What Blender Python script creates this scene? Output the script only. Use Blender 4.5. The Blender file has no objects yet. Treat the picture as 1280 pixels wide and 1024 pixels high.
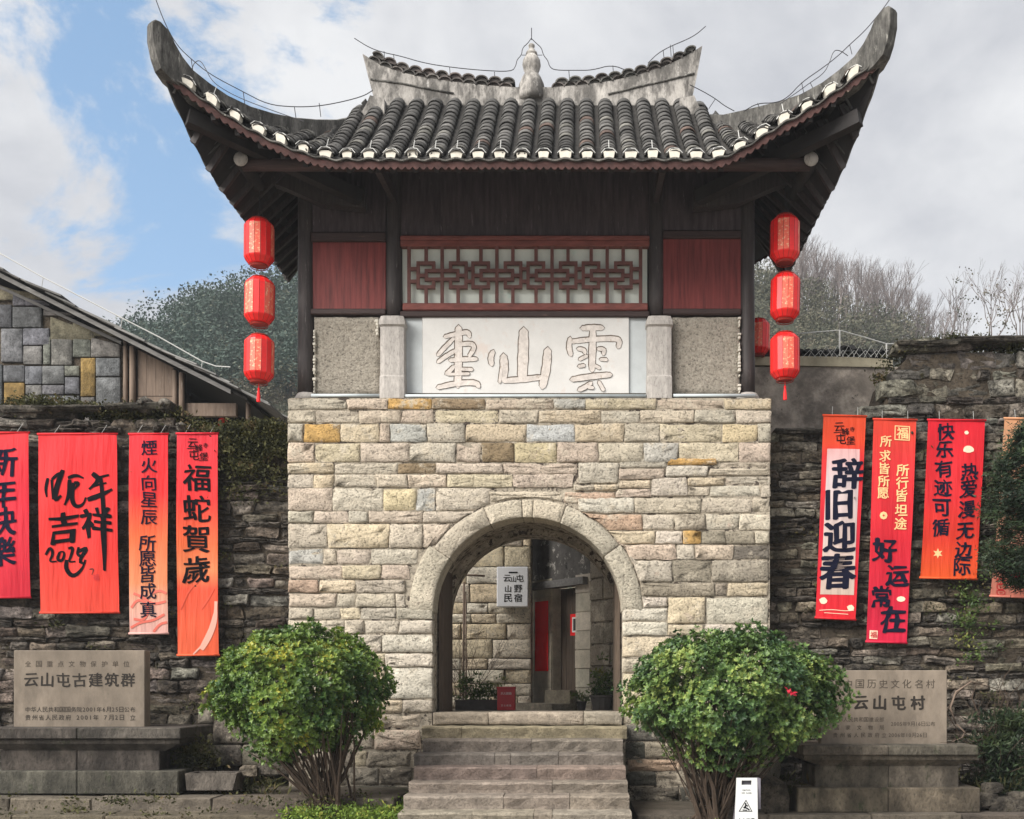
import bpy, math, random
from mathutils import Vector, Matrix, noise as mnoise
R = math.radians
rnd = random.Random(7)
C = bpy.context.scene
COL = C.collection

# ------------------------------------------------------------------ camera, sky, sun, exposure
EYE = 1.6; F = 1300.0; VX = 725.0; VY = 855.0
cam = bpy.data.cameras.new('camera'); co = bpy.data.objects.new('camera', cam); COL.objects.link(co)
co.location = (0, 0, EYE); co.rotation_euler = (R(90), 0, 0)
cam.sensor_width = 36; cam.lens = F/1280*36
cam.shift_x = -(VX-640)/1280; cam.shift_y = (VY-512)/1280
cam.clip_end = 2000; C.camera = co

SUN_EL, SUN_AZ = 38, -50           # sun stands behind the viewer, a little to the left, veiled by cloud
w = bpy.data.worlds.new('World'); C.world = w; w.use_nodes = True
nt = w.node_tree; nt.nodes.clear()
def N(nt, t, **k):
    n = nt.nodes.new(t)
    for a, b in k.items():
        if a == 'inp':
            for i, v in b.items(): n.inputs[i].default_value = v
        else: setattr(n, a, b)
    return n
out = N(nt, 'ShaderNodeOutputWorld'); bg = N(nt, 'ShaderNodeBackground'); bg.inputs[1].default_value = 0.1
sky = N(nt, 'ShaderNodeTexSky', sky_type='NISHITA', sun_disc=False, sun_elevation=R(SUN_EL), sun_rotation=R(180+SUN_AZ), air_density=1.2, dust_density=1.5)
tc = N(nt, 'ShaderNodeTexCoord')
n1 = N(nt, 'ShaderNodeTexNoise', inp={'Scale': 3.4, 'Detail': 12, 'Roughness': 0.62, 'Distortion': 0.5})
n2 = N(nt, 'ShaderNodeTexNoise', inp={'Scale': 3.6, 'Detail': 10, 'Roughness': 0.58, 'Distortion': .15})
mp = N(nt, 'ShaderNodeMapping'); mp.inputs['Scale'].default_value = (1, 1, 1.5); mp.inputs['Location'].default_value = (5.5, 1.1, 3.3)
nt.links.new(tc.outputs['Generated'], mp.inputs[0]); nt.links.new(mp.outputs[0], n1.inputs[0]); nt.links.new(mp.outputs[0], n2.inputs[0])
dot = N(nt, 'ShaderNodeVectorMath', operation='DOT_PRODUCT'); nt.links.new(tc.outputs['Generated'], dot.inputs[0])
dot.inputs[1].default_value = Vector((-.415, 1, .60)).normalized()
def mth(op, a, b=None, c=None):
    m = N(nt, 'ShaderNodeMath', operation=op)
    for i, x in enumerate((a, b, c)):
        if x is None: continue
        if isinstance(x, (int, float)): m.inputs[i].default_value = x
        else: nt.links.new(x, m.inputs[i])
    return m.outputs[0]
# clear gap in the cloud: a break near one direction, its edge torn by the noise
gap = mth('ADD', mth('MULTIPLY', mth('SUBTRACT', dot.outputs['Value'], 0.9905), 38.0), mth('MULTIPLY', mth('SUBTRACT', n1.outputs[0], 0.5), 5.0))
mr = N(nt, 'ShaderNodeMapRange', interpolation_type='SMOOTHSTEP'); mr.inputs['From Min'].default_value = -.05; mr.inputs['From Max'].default_value = .42
nt.links.new(gap, mr.inputs[0])
cr = N(nt, 'ShaderNodeValToRGB'); cr.color_ramp.elements[0].position = .34; cr.color_ramp.elements[1].position = .62
cr.color_ramp.elements[0].color = (3.2, 3.3, 3.6, 1); cr.color_ramp.elements[1].color = (5.1, 5.15, 5.25, 1)
nt.links.new(n2.outputs[0], cr.inputs[0])
blue = N(nt, 'ShaderNodeMix', data_type='RGBA', blend_type='MIX'); blue.inputs[0].default_value = .5
nt.links.new(sky.outputs[0], blue.inputs[6]); blue.inputs[7].default_value = (1.7, 3.1, 5.0, 1)
mx = N(nt, 'ShaderNodeMix', data_type='RGBA')
nt.links.new(mr.outputs[0], mx.inputs[0]); nt.links.new(cr.outputs[0], mx.inputs[6]); nt.links.new(blue.outputs[2], mx.inputs[7])
nt.links.new(mx.outputs[2], bg.inputs[0]); nt.links.new(bg.outputs[0], out.inputs[0])

sl = bpy.data.lights.new('sun', 'SUN'); so = bpy.data.objects.new('sun', sl); COL.objects.link(so)
sl.energy = 4.9; sl.angle = R(44); sl.color = (1, .955, .89)
so.rotation_euler = (R(90-SUN_EL), 0, R(SUN_AZ)); so.location = (-4, -10, 12)
C.view_settings.view_transform = 'Standard'; C.view_settings.look = 'None'
C.view_settings.exposure = 0.78; C.view_settings.gamma = 1; C.view_settings.use_curve_mapping = False
C.cycles.max_bounces = 6; C.cycles.diffuse_bounces = 4

# ------------------------------------------------------------------ helpers
def s2l(c): c /= 255.0; return c/12.92 if c <= .04045 else ((c+.055)/1.055)**2.4
def RGB(r, g, b): return (s2l(r)*.74, s2l(g)*.62, s2l(b)*.62, 1)      # cloth and print dyes, from their look in sunlight
def P(px, py, Y): return Vector(((px-VX)*Y/F, Y, EYE+(VY-py)*Y/F))      # a point of the photograph at distance Y
def PX(px, Y): return (px-VX)*Y/F
def PZ(py, Y): return EYE+(VY-py)*Y/F

def wl(o):
    v = Vector((0, 0, 0))
    while o: v += o.location; o = o.parent
    return v
def tag(o, label=None, cat=None, group=None, kind=None):
    if label: o['label'] = label
    if cat: o['category'] = cat
    if group: o['group'] = group
    if kind: o['kind'] = kind
    return o
def empty(name, loc, label, cat, group=None):
    o = bpy.data.objects.new(name, None); o.empty_display_size = .2; COL.objects.link(o); o.location = loc
    return tag(o, label, cat, group)
def link(name, me, parent=None, at=(0, 0, 0), color=None, kind=None):
    """mesh whose vertices are relative to the world point 'at'"""
    o = bpy.data.objects.new(name, me); COL.objects.link(o)
    if parent is not None:
        o.parent = parent; o.location = Vector(at)-wl(parent)
    else: o.location = at
    if color: o.color = color
    if kind: o['kind'] = kind
    return o

class MB:
    def __init__(s): s.v = []; s.f = []; s.mi = []
    def add(s, vs, fs, mi=0):
        b = len(s.v); s.v += [tuple(v) for v in vs]; s.f += [tuple(i+b for i in f) for f in fs]; s.mi += [mi]*len(fs)
    def box(s, x0, x1, y0, y1, z0, z1, mi=0, ch=0):
        if ch:
            s.hull_box(x0, x1, y0, y1, z0, z1, ch, mi); return
        s.add([(x, y, z) for x in (x0, x1) for y in (y0, y1) for z in (z0, z1)],
              [(0, 1, 3, 2), (4, 6, 7, 5), (0, 4, 5, 1), (2, 3, 7, 6), (0, 2, 6, 4), (1, 5, 7, 3)], mi)
    def hull_box(s, x0, x1, y0, y1, z0, z1, c, mi=0):
        cx, cy, cz = (x0+x1)/2, (y0+y1)/2, (z0+z1)/2; hx, hy, hz = (x1-x0)/2, (y1-y0)/2, (z1-z0)/2
        vs = []; idx = {}
        for sx in (-1, 1):
            for sy in (-1, 1):
                for sz in (-1, 1):
                    for a in range(3):
                        h = [hx-c, hy-c, hz-c]; h[a] += c
                        idx[(sx, sy, sz, a)] = len(vs); vs.append((cx+sx*h[0], cy+sy*h[1], cz+sz*h[2]))
        fs = []
        def q(keys, n):
            ids = [idx[k] for k in keys]
            a, b, d = (Vector(vs[i]) for i in ids[:3])
            if (b-a).cross(d-a).dot(Vector(n)) < 0: ids.reverse()
            fs.append(tuple(ids))
        for a in range(3):
            b, d = (a+1) % 3, (a+2) % 3
            for sg in (-1, 1):
                ks = []
                for (p, r) in ((-1, -1), (1, -1), (1, 1), (-1, 1)):
                    k = [0, 0, 0]; k[a] = sg; k[b] = p; k[d] = r; ks.append((*k, a))
                n = [0, 0, 0]; n[a] = sg; q(ks, n)
            for sb in (-1, 1):
                for sd in (-1, 1):     # edge bevel between faces b and d, running along a
                    k1 = [0, 0, 0]; k1[a] = -1; k1[b] = sb; k1[d] = sd; k2 = list(k1); k2[a] = 1
                    n = [0, 0, 0]; n[b] = sb; n[d] = sd
                    q([(*k1, b), (*k2, b), (*k2, d), (*k1, d)], n)
        for sx in (-1, 1):
            for sy in (-1, 1):
                for sz in (-1, 1): q([(sx, sy, sz, 0), (sx, sy, sz, 1), (sx, sy, sz, 2)], (sx, sy, sz))
        s.add(vs, fs, mi)
    def tube(s, pts, r, n=6, r2=None, mi=0, cap=True):
        pts = [Vector(p) for p in pts]; m = len(pts); vs = []; fs = []
        up = None
        for i, p in enumerate(pts):
            d = (pts[min(i+1, m-1)]-pts[max(i-1, 0)])
            if d.length < 1e-9: d = Vector((0, 0, 1))
            d.normalize()
            if up is None: up = Vector((0, 0, 1)) if abs(d.z) < .9 else Vector((1, 0, 0))
            a = d.cross(up)
            if a.length < 1e-6: a = d.cross(Vector((0, 1, 0)))
            a.normalize(); b = a.cross(d); up = b
            rr = r if r2 is None else r+(r2-r)*i/max(1, m-1)
            for k in range(n):
                t = 2*math.pi*k/n; vs.append(p+a*(rr*math.cos(t))+b*(rr*math.sin(t)))
        for i in range(m-1):
            for k in range(n):
                k2 = (k+1) % n; fs.append((i*n+k, i*n+k2, (i+1)*n+k2, (i+1)*n+k))
        if cap: fs.append(tuple(range(n))[::-1]); fs.append(tuple((m-1)*n+k for k in range(n)))
        s.add(vs, fs, mi)
    def lathe(s, c, prof, n=16, mi=0):
        vs = []; fs = []
        for (r, z) in prof:
            for k in range(n):
                t = 2*math.pi*(k+.5)/n; vs.append((c[0]+r*math.cos(t), c[1]+r*math.sin(t), c[2]+z))
        for i in range(len(prof)-1):
            for k in range(n):
                k2 = (k+1) % n; fs.append((i*n+k, i*n+k2, (i+1)*n+k2, (i+1)*n+k))
        fs.append(tuple(range(n))[::-1]); fs.append(tuple((len(prof)-1)*n+k for k in range(n)))
        s.add(vs, fs, mi)
    def prism(s, poly, y0, y1, mi=0):
        """poly: (x, z) points, extruded from y0 (front) to y1"""
        n = len(poly); a = sum(poly[i][0]*poly[(i+1) % n][1]-poly[(i+1) % n][0]*poly[i][1] for i in range(n))
        if a < 0: poly = poly[::-1]
        vs = [(x, y0, z) for x, z in poly]+[(x, y1, z) for x, z in poly]
        fs = [tuple(range(n)), tuple(range(2*n-1, n-1, -1))]+[(i, i+n, (i+1) % n+n, (i+1) % n) for i in range(n)]
        s.add(vs, fs, mi)
    def bar(s, a, b, w, h, up=(0, 0, 1), mi=0):
        """box beam from a to b, w wide, h high"""
        a, b = Vector(a), Vector(b); d = (b-a).normalized(); sd = d.cross(Vector(up)).normalized(); u = sd.cross(d)
        vs = [p+sd*(i*w/2)+u*(j*h/2) for p in (a, b) for i in (-1, 1) for j in (-1, 1)]
        s.add(vs, [(0, 1, 3, 2), (4, 6, 7, 5), (0, 4, 5, 1), (2, 3, 7, 6), (0, 2, 6, 4), (1, 5, 7, 3)], mi)
    def quad(s, a, b, c, d, mi=0): s.add([a, b, c, d], [(0, 1, 2, 3)], mi)
    def mesh(s, name, mats, smooth=False, at=(0, 0, 0)):
        me = bpy.data.meshes.new(name); ax, ay, az = at
        me.from_pydata([(x-ax, y-ay, z-az) for x, y, z in s.v], [], s.f)
        if not isinstance(mats, (list, tuple)): mats = [mats]
        for m in mats: me.materials.append(m)
        if len(mats) > 1: me.polygons.foreach_set('material_index', s.mi)
        if smooth: me.polygons.foreach_set('use_smooth', [True]*len(s.f))
        me.update(); return me
    def build(s, name, mats, parent=None, smooth=False, at=(0, 0, 0), color=None, kind=None):
        return link(name, s.mesh(name, mats, smooth, at), parent, at, color, kind)

def mat(name, col, rough=.85, var=.25, scale=6, bump=.3, bscale=30, use_obj=False, spots=None, spot_scale=9, spot_at=.6, spot_soft=.08,
        metallic=0, stretch=(1, 1, 1), dark=.0, coord='pos', grain=None, spec=.3, lam=None, island=0, trans=0, dist=.02, pit_shade=0):
    m = bpy.data.materials.new(name); m.use_nodes = True; t = m.node_tree
    b = t.nodes['Principled BSDF']; b.inputs['Roughness'].default_value = rough; b.inputs['Metallic'].default_value = metallic
    b.inputs['Specular IOR Level'].default_value = spec
    L = t.links.new
    if coord == 'pos': g = N(t, 'ShaderNodeNewGeometry').outputs['Position']
    else: g = N(t, 'ShaderNodeTexCoord').outputs['Object']
    mp = N(t, 'ShaderNodeMapping'); mp.inputs['Scale'].default_value = stretch; L(g, mp.inputs[0]); g = mp.outputs[0]
    if use_obj:
        oi = N(t, 'ShaderNodeObjectInfo'); base = oi.outputs['Color']
    else:
        rg = N(t, 'ShaderNodeRGB'); rg.outputs[0].default_value = col; base = rg.outputs[0]
    def mul(c, f):
        x = N(t, 'ShaderNodeMix', data_type='RGBA', blend_type='MULTIPLY'); x.inputs[0].default_value = 1; L(c, x.inputs[6])
        cb = N(t, 'ShaderNodeCombineColor')
        for i in range(3): L(f, cb.inputs[i])
        L(cb.outputs[0], x.inputs[7]); return x.outputs[2]
    def rng(f, a0, a1, b0, b1, st='LINEAR'):
        r = N(t, 'ShaderNodeMapRange', interpolation_type=st)
        for i, v in zip(('From Min', 'From Max', 'To Min', 'To Max'), (a0, a1, b0, b1)): r.inputs[i].default_value = v
        L(f, r.inputs[0]); return r.outputs[0]
    nz = N(t, 'ShaderNodeTexNoise', inp={'Scale': scale, 'Detail': 8, 'Roughness': .65}); L(g, nz.inputs[0])
    if var: base = mul(base, rng(nz.outputs[0], .3, .7, 1-var, 1+var))
    if island:
        gi = N(t, 'ShaderNodeNewGeometry'); base = mul(base, rng(gi.outputs['Random Per Island'], 0, 1, 1-island, 1+island))
    if dark:      # blotches of dirt
        nd = N(t, 'ShaderNodeTexNoise', inp={'Scale': scale*.35, 'Detail': 6, 'Roughness': .7}); L(g, nd.inputs[0])
        base = mul(base, rng(nd.outputs[0], .42, .6, 1-dark, 1, 'SMOOTHSTEP'))
    if spots:
        for j, (sc, ssz, sat) in enumerate(spots):
            ns = N(t, 'ShaderNodeTexNoise', inp={'Scale': ssz, 'Detail': 9, 'Roughness': .72}); 
            mo = N(t, 'ShaderNodeMapping'); mo.inputs['Location'].default_value = (3.7*j+1.3, 5.1, 2.2*j); L(g, mo.inputs[0]); L(mo.outputs[0], ns.inputs[0])
            x = N(t, 'ShaderNodeMix', data_type='RGBA'); L(rng(ns.outputs[0], sat, sat+spot_soft, 0, 1, 'SMOOTHSTEP'), x.inputs[0]); L(base, x.inputs[6])
            x.inputs[7].default_value = sc; base = x.outputs[2]
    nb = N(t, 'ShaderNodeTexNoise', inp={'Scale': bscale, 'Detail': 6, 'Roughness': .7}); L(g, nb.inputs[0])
    if pit_shade: base = mul(base, rng(nb.outputs[0], .34, .5, 1-pit_shade, 1, 'SMOOTHSTEP'))  # crevice shade painted into the colour where the bump noise dips
    L(base, b.inputs['Base Color'])
    if bump:
        bp = N(t, 'ShaderNodeBump'); bp.inputs['Strength'].default_value = bump; bp.inputs['Distance'].default_value = dist
        L(nb.outputs[0], bp.inputs['Height']); L(bp.outputs[0], b.inputs['Normal'])
    if trans:
        b.inputs['Subsurface Weight'].default_value = 0
        tr = N(t, 'ShaderNodeBsdfTranslucent'); L(base, tr.inputs[0]); ms = N(t, 'ShaderNodeMixShader'); ms.inputs[0].default_value = trans
        L(b.outputs[0], ms.inputs[1]); L(tr.outputs[0], ms.inputs[2]); L(ms.outputs[0], t.nodes['Material Output'].inputs[0])
    return m

M = {}
M['stone'] = mat('dressed_stone', None, .9, .22, 9, 1.0, 34, True, dark=.10, pit_shade=.60, dist=.045, coord='pos', spots=[((.60, .53, .42, 1), 2.3, .52), ((.50, .40, .32, 1), 4.3, .60), ((.22, .16, .10, 1), 13, .65)], spot_soft=.14)
M['arch'] = mat('arch_stone', None, .9, .16, 9, .55, 40, True, dark=.15, pit_shade=.2, dist=.012)
M['old'] = mat('old_wall_stone', None, .95, .5, 14, 1.0, 30, True, dark=.6, pit_shade=.7, dist=.07,
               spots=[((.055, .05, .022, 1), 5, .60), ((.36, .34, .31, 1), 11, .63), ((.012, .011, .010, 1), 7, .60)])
M['core'] = mat('mortar_core', (.36, .315, .25, 1), .95, .35, 8, .9, 30, pit_shade=.6, spots=[((.07, .055, .045, 1), 9, .52)], spot_soft=.05)
M['oldcore'] = mat('wall_core', (.085, .068, .05, 1), .95, .5, 8, 1, 24, dist=.05, pit_shade=.6)
M['step'] = mat('step_stone', None, .9, .3, 10, .9, 45, True, dark=.3, pit_shade=.4, dist=.025, spots=[((.10, .085, .06, 1), 9, .66)])
M['plaza'] = mat('plaza_paving', (.24, .215, .18, 1), .9, .3, 2, .5, 12)
M['ground'] = mat('ground_stone', (.10, .085, .066, 1), .95, .45, 3, .9, 14, spots=[((.04, .05, .015, 1), 2.2, .56), ((.2, .17, .13, 1), 12, .66)], dist=.05)
M['earth'] = mat('earth', (.05, .038, .024, 1), .95, .5, 5, .9, 18, dist=.05, spots=[((.05, .065, .015, 1), 3, .55)])
M['hill'] = mat('hillside', (.045, .05, .03, 1), 1, .5, .4, .8, 2, dist=.5, spots=[((.10, .08, .055, 1), .25, .5)])
M['darkwood'] = mat('weathered_dark_wood', (.035, .028, .027, 1), .6, .45, 6, .5, 22, stretch=(6, 6, .6), spots=[((.12, .105, .10, 1), 5, .60)], dist=.008, spec=.4)
M['darkbeam'] = mat('dark_beam_wood', (.040, .024, .022, 1), .6, .4, 6, .5, 22, stretch=(.6, 6, 6), dist=.008, spots=[((.10, .06, .05, 1), 6, .6)])
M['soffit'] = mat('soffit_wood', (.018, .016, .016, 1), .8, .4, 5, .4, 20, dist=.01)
M['redpanel'] = mat('red_painted_board', (.15, .028, .025, 1), .55, .5, 3, .5, 14, stretch=(7, 7, .45), dist=.006, spots=[((.30, .13, .11, 1), 5, .64), ((.07, .02, .018, 1), 3, .62)], spot_soft=.14)
M['greypanel'] = mat('greyed_board', (.050, .038, .041, 1), .7, .55, 4, .5, 20, stretch=(5, 5, .6), dist=.006, spots=[((.22, .19, .19, 1), 6, .60), ((.05, .03, .03, 1), 4, .60)], spot_soft=.14)
M['redtrim'] = mat('red_brown_trim', (.17, .052, .042, 1), .6, .35, 6, .35, 25, dist=.006, stretch=(1, 4, 4), spots=[((.28, .19, .17, 1), 9, .64)], spot_soft=.12)
M['lattice'] = mat('lattice_wood', (.12, .048, .04, 1), .6, .3, 9, .3, 30, dist=.004)
M['pane'] = mat('window_paper', (.62, .66, .60, 1), .55, .10, 2.0, .0, 10, spots=[((.50, .63, .56, 1), 3.0, .52)], spot_soft=.2, spec=.4)
M['white'] = mat('white_plaster', (.62, .61, .59, 1), .8, .08, 3, .4, 25, dist=.006, spots=[((.60, .54, .50, 1), 3, .56), ((.36, .31, .25, 1), 14, .68)], spot_soft=.12)
M['groove'] = mat('groove_dirt_shade', (.13, .105, .085, 1), .9, .45, 12, .2, 30, dist=.003)  # groove dirt together with painted shade of the carved edges
M['relief'] = mat('relief_plaster', (.60, .55, .51, 1), .85, .2, 14, .6, 40, dist=.008, spots=[((.36, .30, .25, 1), 9, .56), ((.66, .63, .60, 1), 5, .56)], spot_soft=.12)
M['bluewhite'] = mat('pale_blue_plaster', (.47, .50, .51, 1), .8, .10, 4, .2, 25, dist=.004, spots=[((.42, .46, .45, 1), 3, .6)], spot_soft=.15)
M['rough'] = mat('rough_cast_stone', (.37, .335, .28, 1), .95, .3, 24, 1.0, 38, dist=.035, pit_shade=.6, spots=[((.50, .47, .42, 1), 30, .62)])
M['post'] = mat('carved_stone_post', (.40, .375, .35, 1), .9, .2, 20, .6, 60, stretch=(1, 1, .35), dist=.012, pit_shade=.3, spots=[((.24, .22, .2, 1), 30, .66)])
M['tile'] = mat('grey_roof_tile', None, .85, .35, 12, .5, 50, True, dist=.008, dark=.35, coord='pos', spots=[((.17, .165, .15, 1), 16, .66), ((.045, .05, .03, 1), 8, .64)])
M['tilebed'] = mat('dark_tile_bed', (.03, .028, .026, 1), .9, .4, 10, .5, 40, dist=.01)
M['lime'] = mat('lime_plug', (.58, .55, .48, 1), .9, .12, 20, .3, 50, dist=.004, spots=[((.38, .33, .27, 1), 14, .63)])
M['ridge'] = mat('ridge_render', (.38, .36, .335, 1), .9, .4, 6, .8, 30, dist=.015, dark=.7, pit_shade=.3, stretch=(1.6, 1.6, .6), spots=[((.55, .53, .50, 1), 7, .60), ((.10, .10, .095, 1), 6, .60)], spot_soft=.12)
M['hip'] = mat('hip_render', (.135, .13, .12, 1), .9, .5, 9, .9, 30, dist=.02, dark=.5, pit_shade=.4, stretch=(1.8, 1.8, .6), spots=[((.34, .33, .30, 1), 8, .57), ((.05, .05, .047, 1), 6, .6)], spot_soft=.12)
M['fascia'] = mat('fascia_red', (.060, .028, .025, 1), .85, .5, 10, .4, 40, dist=.006, spots=[((.30, .25, .21, 1), 9, .62), ((.06, .03, .028, 1), 10, .6)])
M['wire'] = mat('steel_wire', (.05, .05, .055, 1), .5, 0, metallic=.5, bump=0)
M['palewire'] = mat('galvanised_wire', (.5, .5, .48, 1), .5, 0, metallic=.2, bump=0)
M['lantern'] = mat('red_lantern_cloth', (.78, .012, .012, 1), .38, .10, 20, .15, 60, dist=.003, coord='obj', spec=.5)
M['gold'] = mat('faded_gold_print', (.80, .14, .09, 1), .5, .1, 20, 0, coord='obj', spots=[((.82, .48, .30, 1), 26, .54)], spot_soft=.05)
M['lcap'] = mat('lantern_rim', (.30, .03, .02, 1), .5, .2, 20, .1, 60, coord='obj')
M['ink'] = mat('black_ink', (.008, .008, .010, 1), .95, .2, 20, 0, spec=.02)
M['inkblue'] = mat('blue_black_ink', (.010, .011, .024, 1), .95, .2, 20, 0, spec=.02)
M['goldink'] = mat('pale_gold_ink', (.80, .50, .24, 1), .6, .1, 20, 0)
M['creamink'] = mat('cream_print', (.85, .60, .44, 1), .6, .1, 20, 0)
M['engrave'] = mat('engraved_paint', (.022, .018, .015, 1), .9, .2, 20, 0)
M['engravelite'] = mat('faint_engraving', (.055, .044, .034, 1), .9, .3, 20, 0)
M['tablet'] = mat('tablet_stone', (.20, .165, .13, 1), .85, .2, 6, .3, 50, dist=.006, dark=.25, stretch=(1, 1, .5), spots=[((.12, .10, .08, 1), 2.5, .58)], spot_soft=.2)
M['plinth'] = mat('plinth_stone', None, .9, .5, 6, .9, 35, True, dark=.5, dist=.03, pit_shade=.4, stretch=(1, 1, .6), spots=[((.028, .035, .016, 1), 5, .57), ((.20, .18, .15, 1), 12, .66)], spot_soft=.12)
M['plaster'] = mat('stained_plaster', (.44, .38, .32, 1), .95, .35, 4, .6, 20, dist=.02, dark=.5, spots=[((.045, .038, .03, 1), 7, .60), ((.28, .25, .22, 1), 5, .60)], spot_soft=.12)
M['coping'] = mat('lime_coping', (.36, .32, .23, 1), .9, .2, 6, .4, 30, dist=.01)
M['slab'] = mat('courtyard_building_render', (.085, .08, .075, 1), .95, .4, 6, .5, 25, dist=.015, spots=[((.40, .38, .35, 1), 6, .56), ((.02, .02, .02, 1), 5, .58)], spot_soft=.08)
M['houseblock'] = mat('house_block', None, .9, .4, 10, .9, 34, True, dist=.03, dark=.45, pit_shade=.45, spots=[((.30, .30, .30, 1), 16, .66)])
M['palewood'] = mat('pale_weathered_wood', (.17, .125, .095, 1), .8, .35, 5, .4, 24, stretch=(5, 5, .5), dist=.006, spots=[((.30, .25, .21, 1), 6, .58)], spot_soft=.12)
M['greywood'] = mat('grey_weathered_wood', (.16, .155, .15, 1), .8, .3, 5, .4, 24, stretch=(.6, 5, 5), dist=.006, spots=[((.30, .30, .29, 1), 6, .58)], spot_soft=.12)
M['door'] = mat('old_door_wood', (.085, .062, .045, 1), .75, .4, 6, .4, 26, stretch=(6, 6, .5), dist=.006)
M['slate'] = mat('roof_slate', None, .85, .3, 8, .4, 30, True, dist=.01)
M['dark'] = mat('dark_interior', (.02, .018, .016, 1), .9, .3, 6, .2, 20)
M['bark'] = mat('shrub_bark', (.060, .042, .030, 1), .9, .4, 20, .5, 60, dist=.006)
M['twig'] = mat('bare_twigs', (.13, .11, .105, 1), .9, .3, 3, 0)
M['redpaper'] = mat('red_paper', (.85, .015, .018, 1), .6, .08, 10, 0, spots=[((.33, .01, .015, 1), 9, .63)])
M['redmetal'] = mat('red_painted_metal', (.48, .014, .02, 1), .4, .1, 6, 0, spec=.5)
M['signwhite'] = mat('sign_white', (.86, .88, .92, 1), .4, .03, 4, 0, spec=.5)
M['plastic'] = mat('white_plastic', (.50, .51, .50, 1), .4, .06, 6, 0, spec=.5)
M['plasticside'] = mat('grey_plastic_side', (.16, .15, .18, 1), .5, .06, 6, 0, spec=.5)
M['pot'] = mat('dark_pot', (.05, .045, .042, 1), .8, .3, 8, .3, 30)
M['pipe'] = mat('pale_pipe', (.45, .50, .52, 1), .5, .08, 8, 0, spec=.5)
M['whitebit'] = mat('white_print', (.75, .70, .68, 1), .6, 0, bump=0)

def leafmat(name, c1, c2, c3, sc=1.6, rough=.45, trans=.18, third=.62):
    m = bpy.data.materials.new(name); m.use_nodes = True; t = m.node_tree; b = t.nodes['Principled BSDF']; L = t.links.new
    g = N(t, 'ShaderNodeNewGeometry'); nz = N(t, 'ShaderNodeTexNoise', inp={'Scale': sc, 'Detail': 3}); L(g.outputs['Position'], nz.inputs[0])
    r = N(t, 'ShaderNodeValToRGB'); r.color_ramp.elements[0].color = c1; r.color_ramp.elements[0].position = .35
    r.color_ramp.elements[1].color = c2; r.color_ramp.elements[1].position = .58
    e = r.color_ramp.elements.new(third); e.color = c2; e = r.color_ramp.elements.new(min(.99, third+.1)); e.color = c3
    a = N(t, 'ShaderNodeMath', operation='MULTIPLY_ADD'); L(g.outputs['Random Per Island'], a.inputs[0]); a.inputs[1].default_value = .22; 
    a2 = N(t, 'ShaderNodeMath', operation='SUBTRACT'); L(nz.outputs[0], a2.inputs[0]); a2.inputs[1].default_value = .11; L(a2.outputs[0], a.inputs[2])
    L(a.outputs[0], r.inputs[0]); L(r.outputs[0], b.inputs['Base Color']); b.inputs['Roughness'].default_value = rough; b.inputs['Specular IOR Level'].default_value = .4
    tr = N(t, 'ShaderNodeBsdfTranslucent'); L(r.outputs[0], tr.inputs[0]); ms = N(t, 'ShaderNodeMixShader'); ms.inputs[0].default_value = trans
    L(b.outputs[0], ms.inputs[1]); L(tr.outputs[0], ms.inputs[2]); L(ms.outputs[0], t.nodes['Material Output'].inputs[0]); return m
M['leaf'] = leafmat('glossy_shrub_leaf', (.030, .075, .020, 1), (.14, .22, .038, 1), (.40, .38, .05, 1), 2.4, third=.63)
M['leaf2'] = leafmat('deep_shrub_leaf', (.030, .070, .026, 1), (.11, .185, .045, 1), (.26, .32, .08, 1), 2.2, third=.6)
M['conifer'] = leafmat('conifer_needles', (.006, .016, .006, 1), (.020, .038, .012, 1), (.05, .07, .022, 1), 2.5, .6)
M['moss'] = leafmat('wall_moss', (.025, .028, .010, 1), (.07, .07, .022, 1), (.14, .10, .05, 1), 4, .9)
M['grass'] = leafmat('bright_grass', (.07, .12, .02, 1), (.16, .24, .03, 1), (.30, .30, .06, 1), 5, .7)
M['forest'] = leafmat('far_evergreen', (.026, .050, .038, 1), (.060, .090, .072, 1), (.13, .14, .10, 1), .8, .8)  # blue-grey of distant haze tinted into the leaf colour
M['brush'] = leafmat('hill_brush', (.05, .055, .032, 1), (.10, .095, .06, 1), (.16, .13, .10, 1), .4, .8)
M['potleaf'] = leafmat('pot_plant_leaf', (.03, .06, .018, 1), (.09, .14, .03, 1), (.2, .2, .05, 1), 4, .6)
M['redleaf'] = mat('red_leaf', (.5, .02, .05, 1), .6, .2, 8, 0)

def jit(c, a=.12, h=.03):
    k = 1+rnd.uniform(-a, a); return (max(.003, c[0]*k*(1+rnd.uniform(-h, h))), max(.003, c[1]*k), max(.003, c[2]*k*(1+rnd.uniform(-h, h))), 1)

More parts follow.
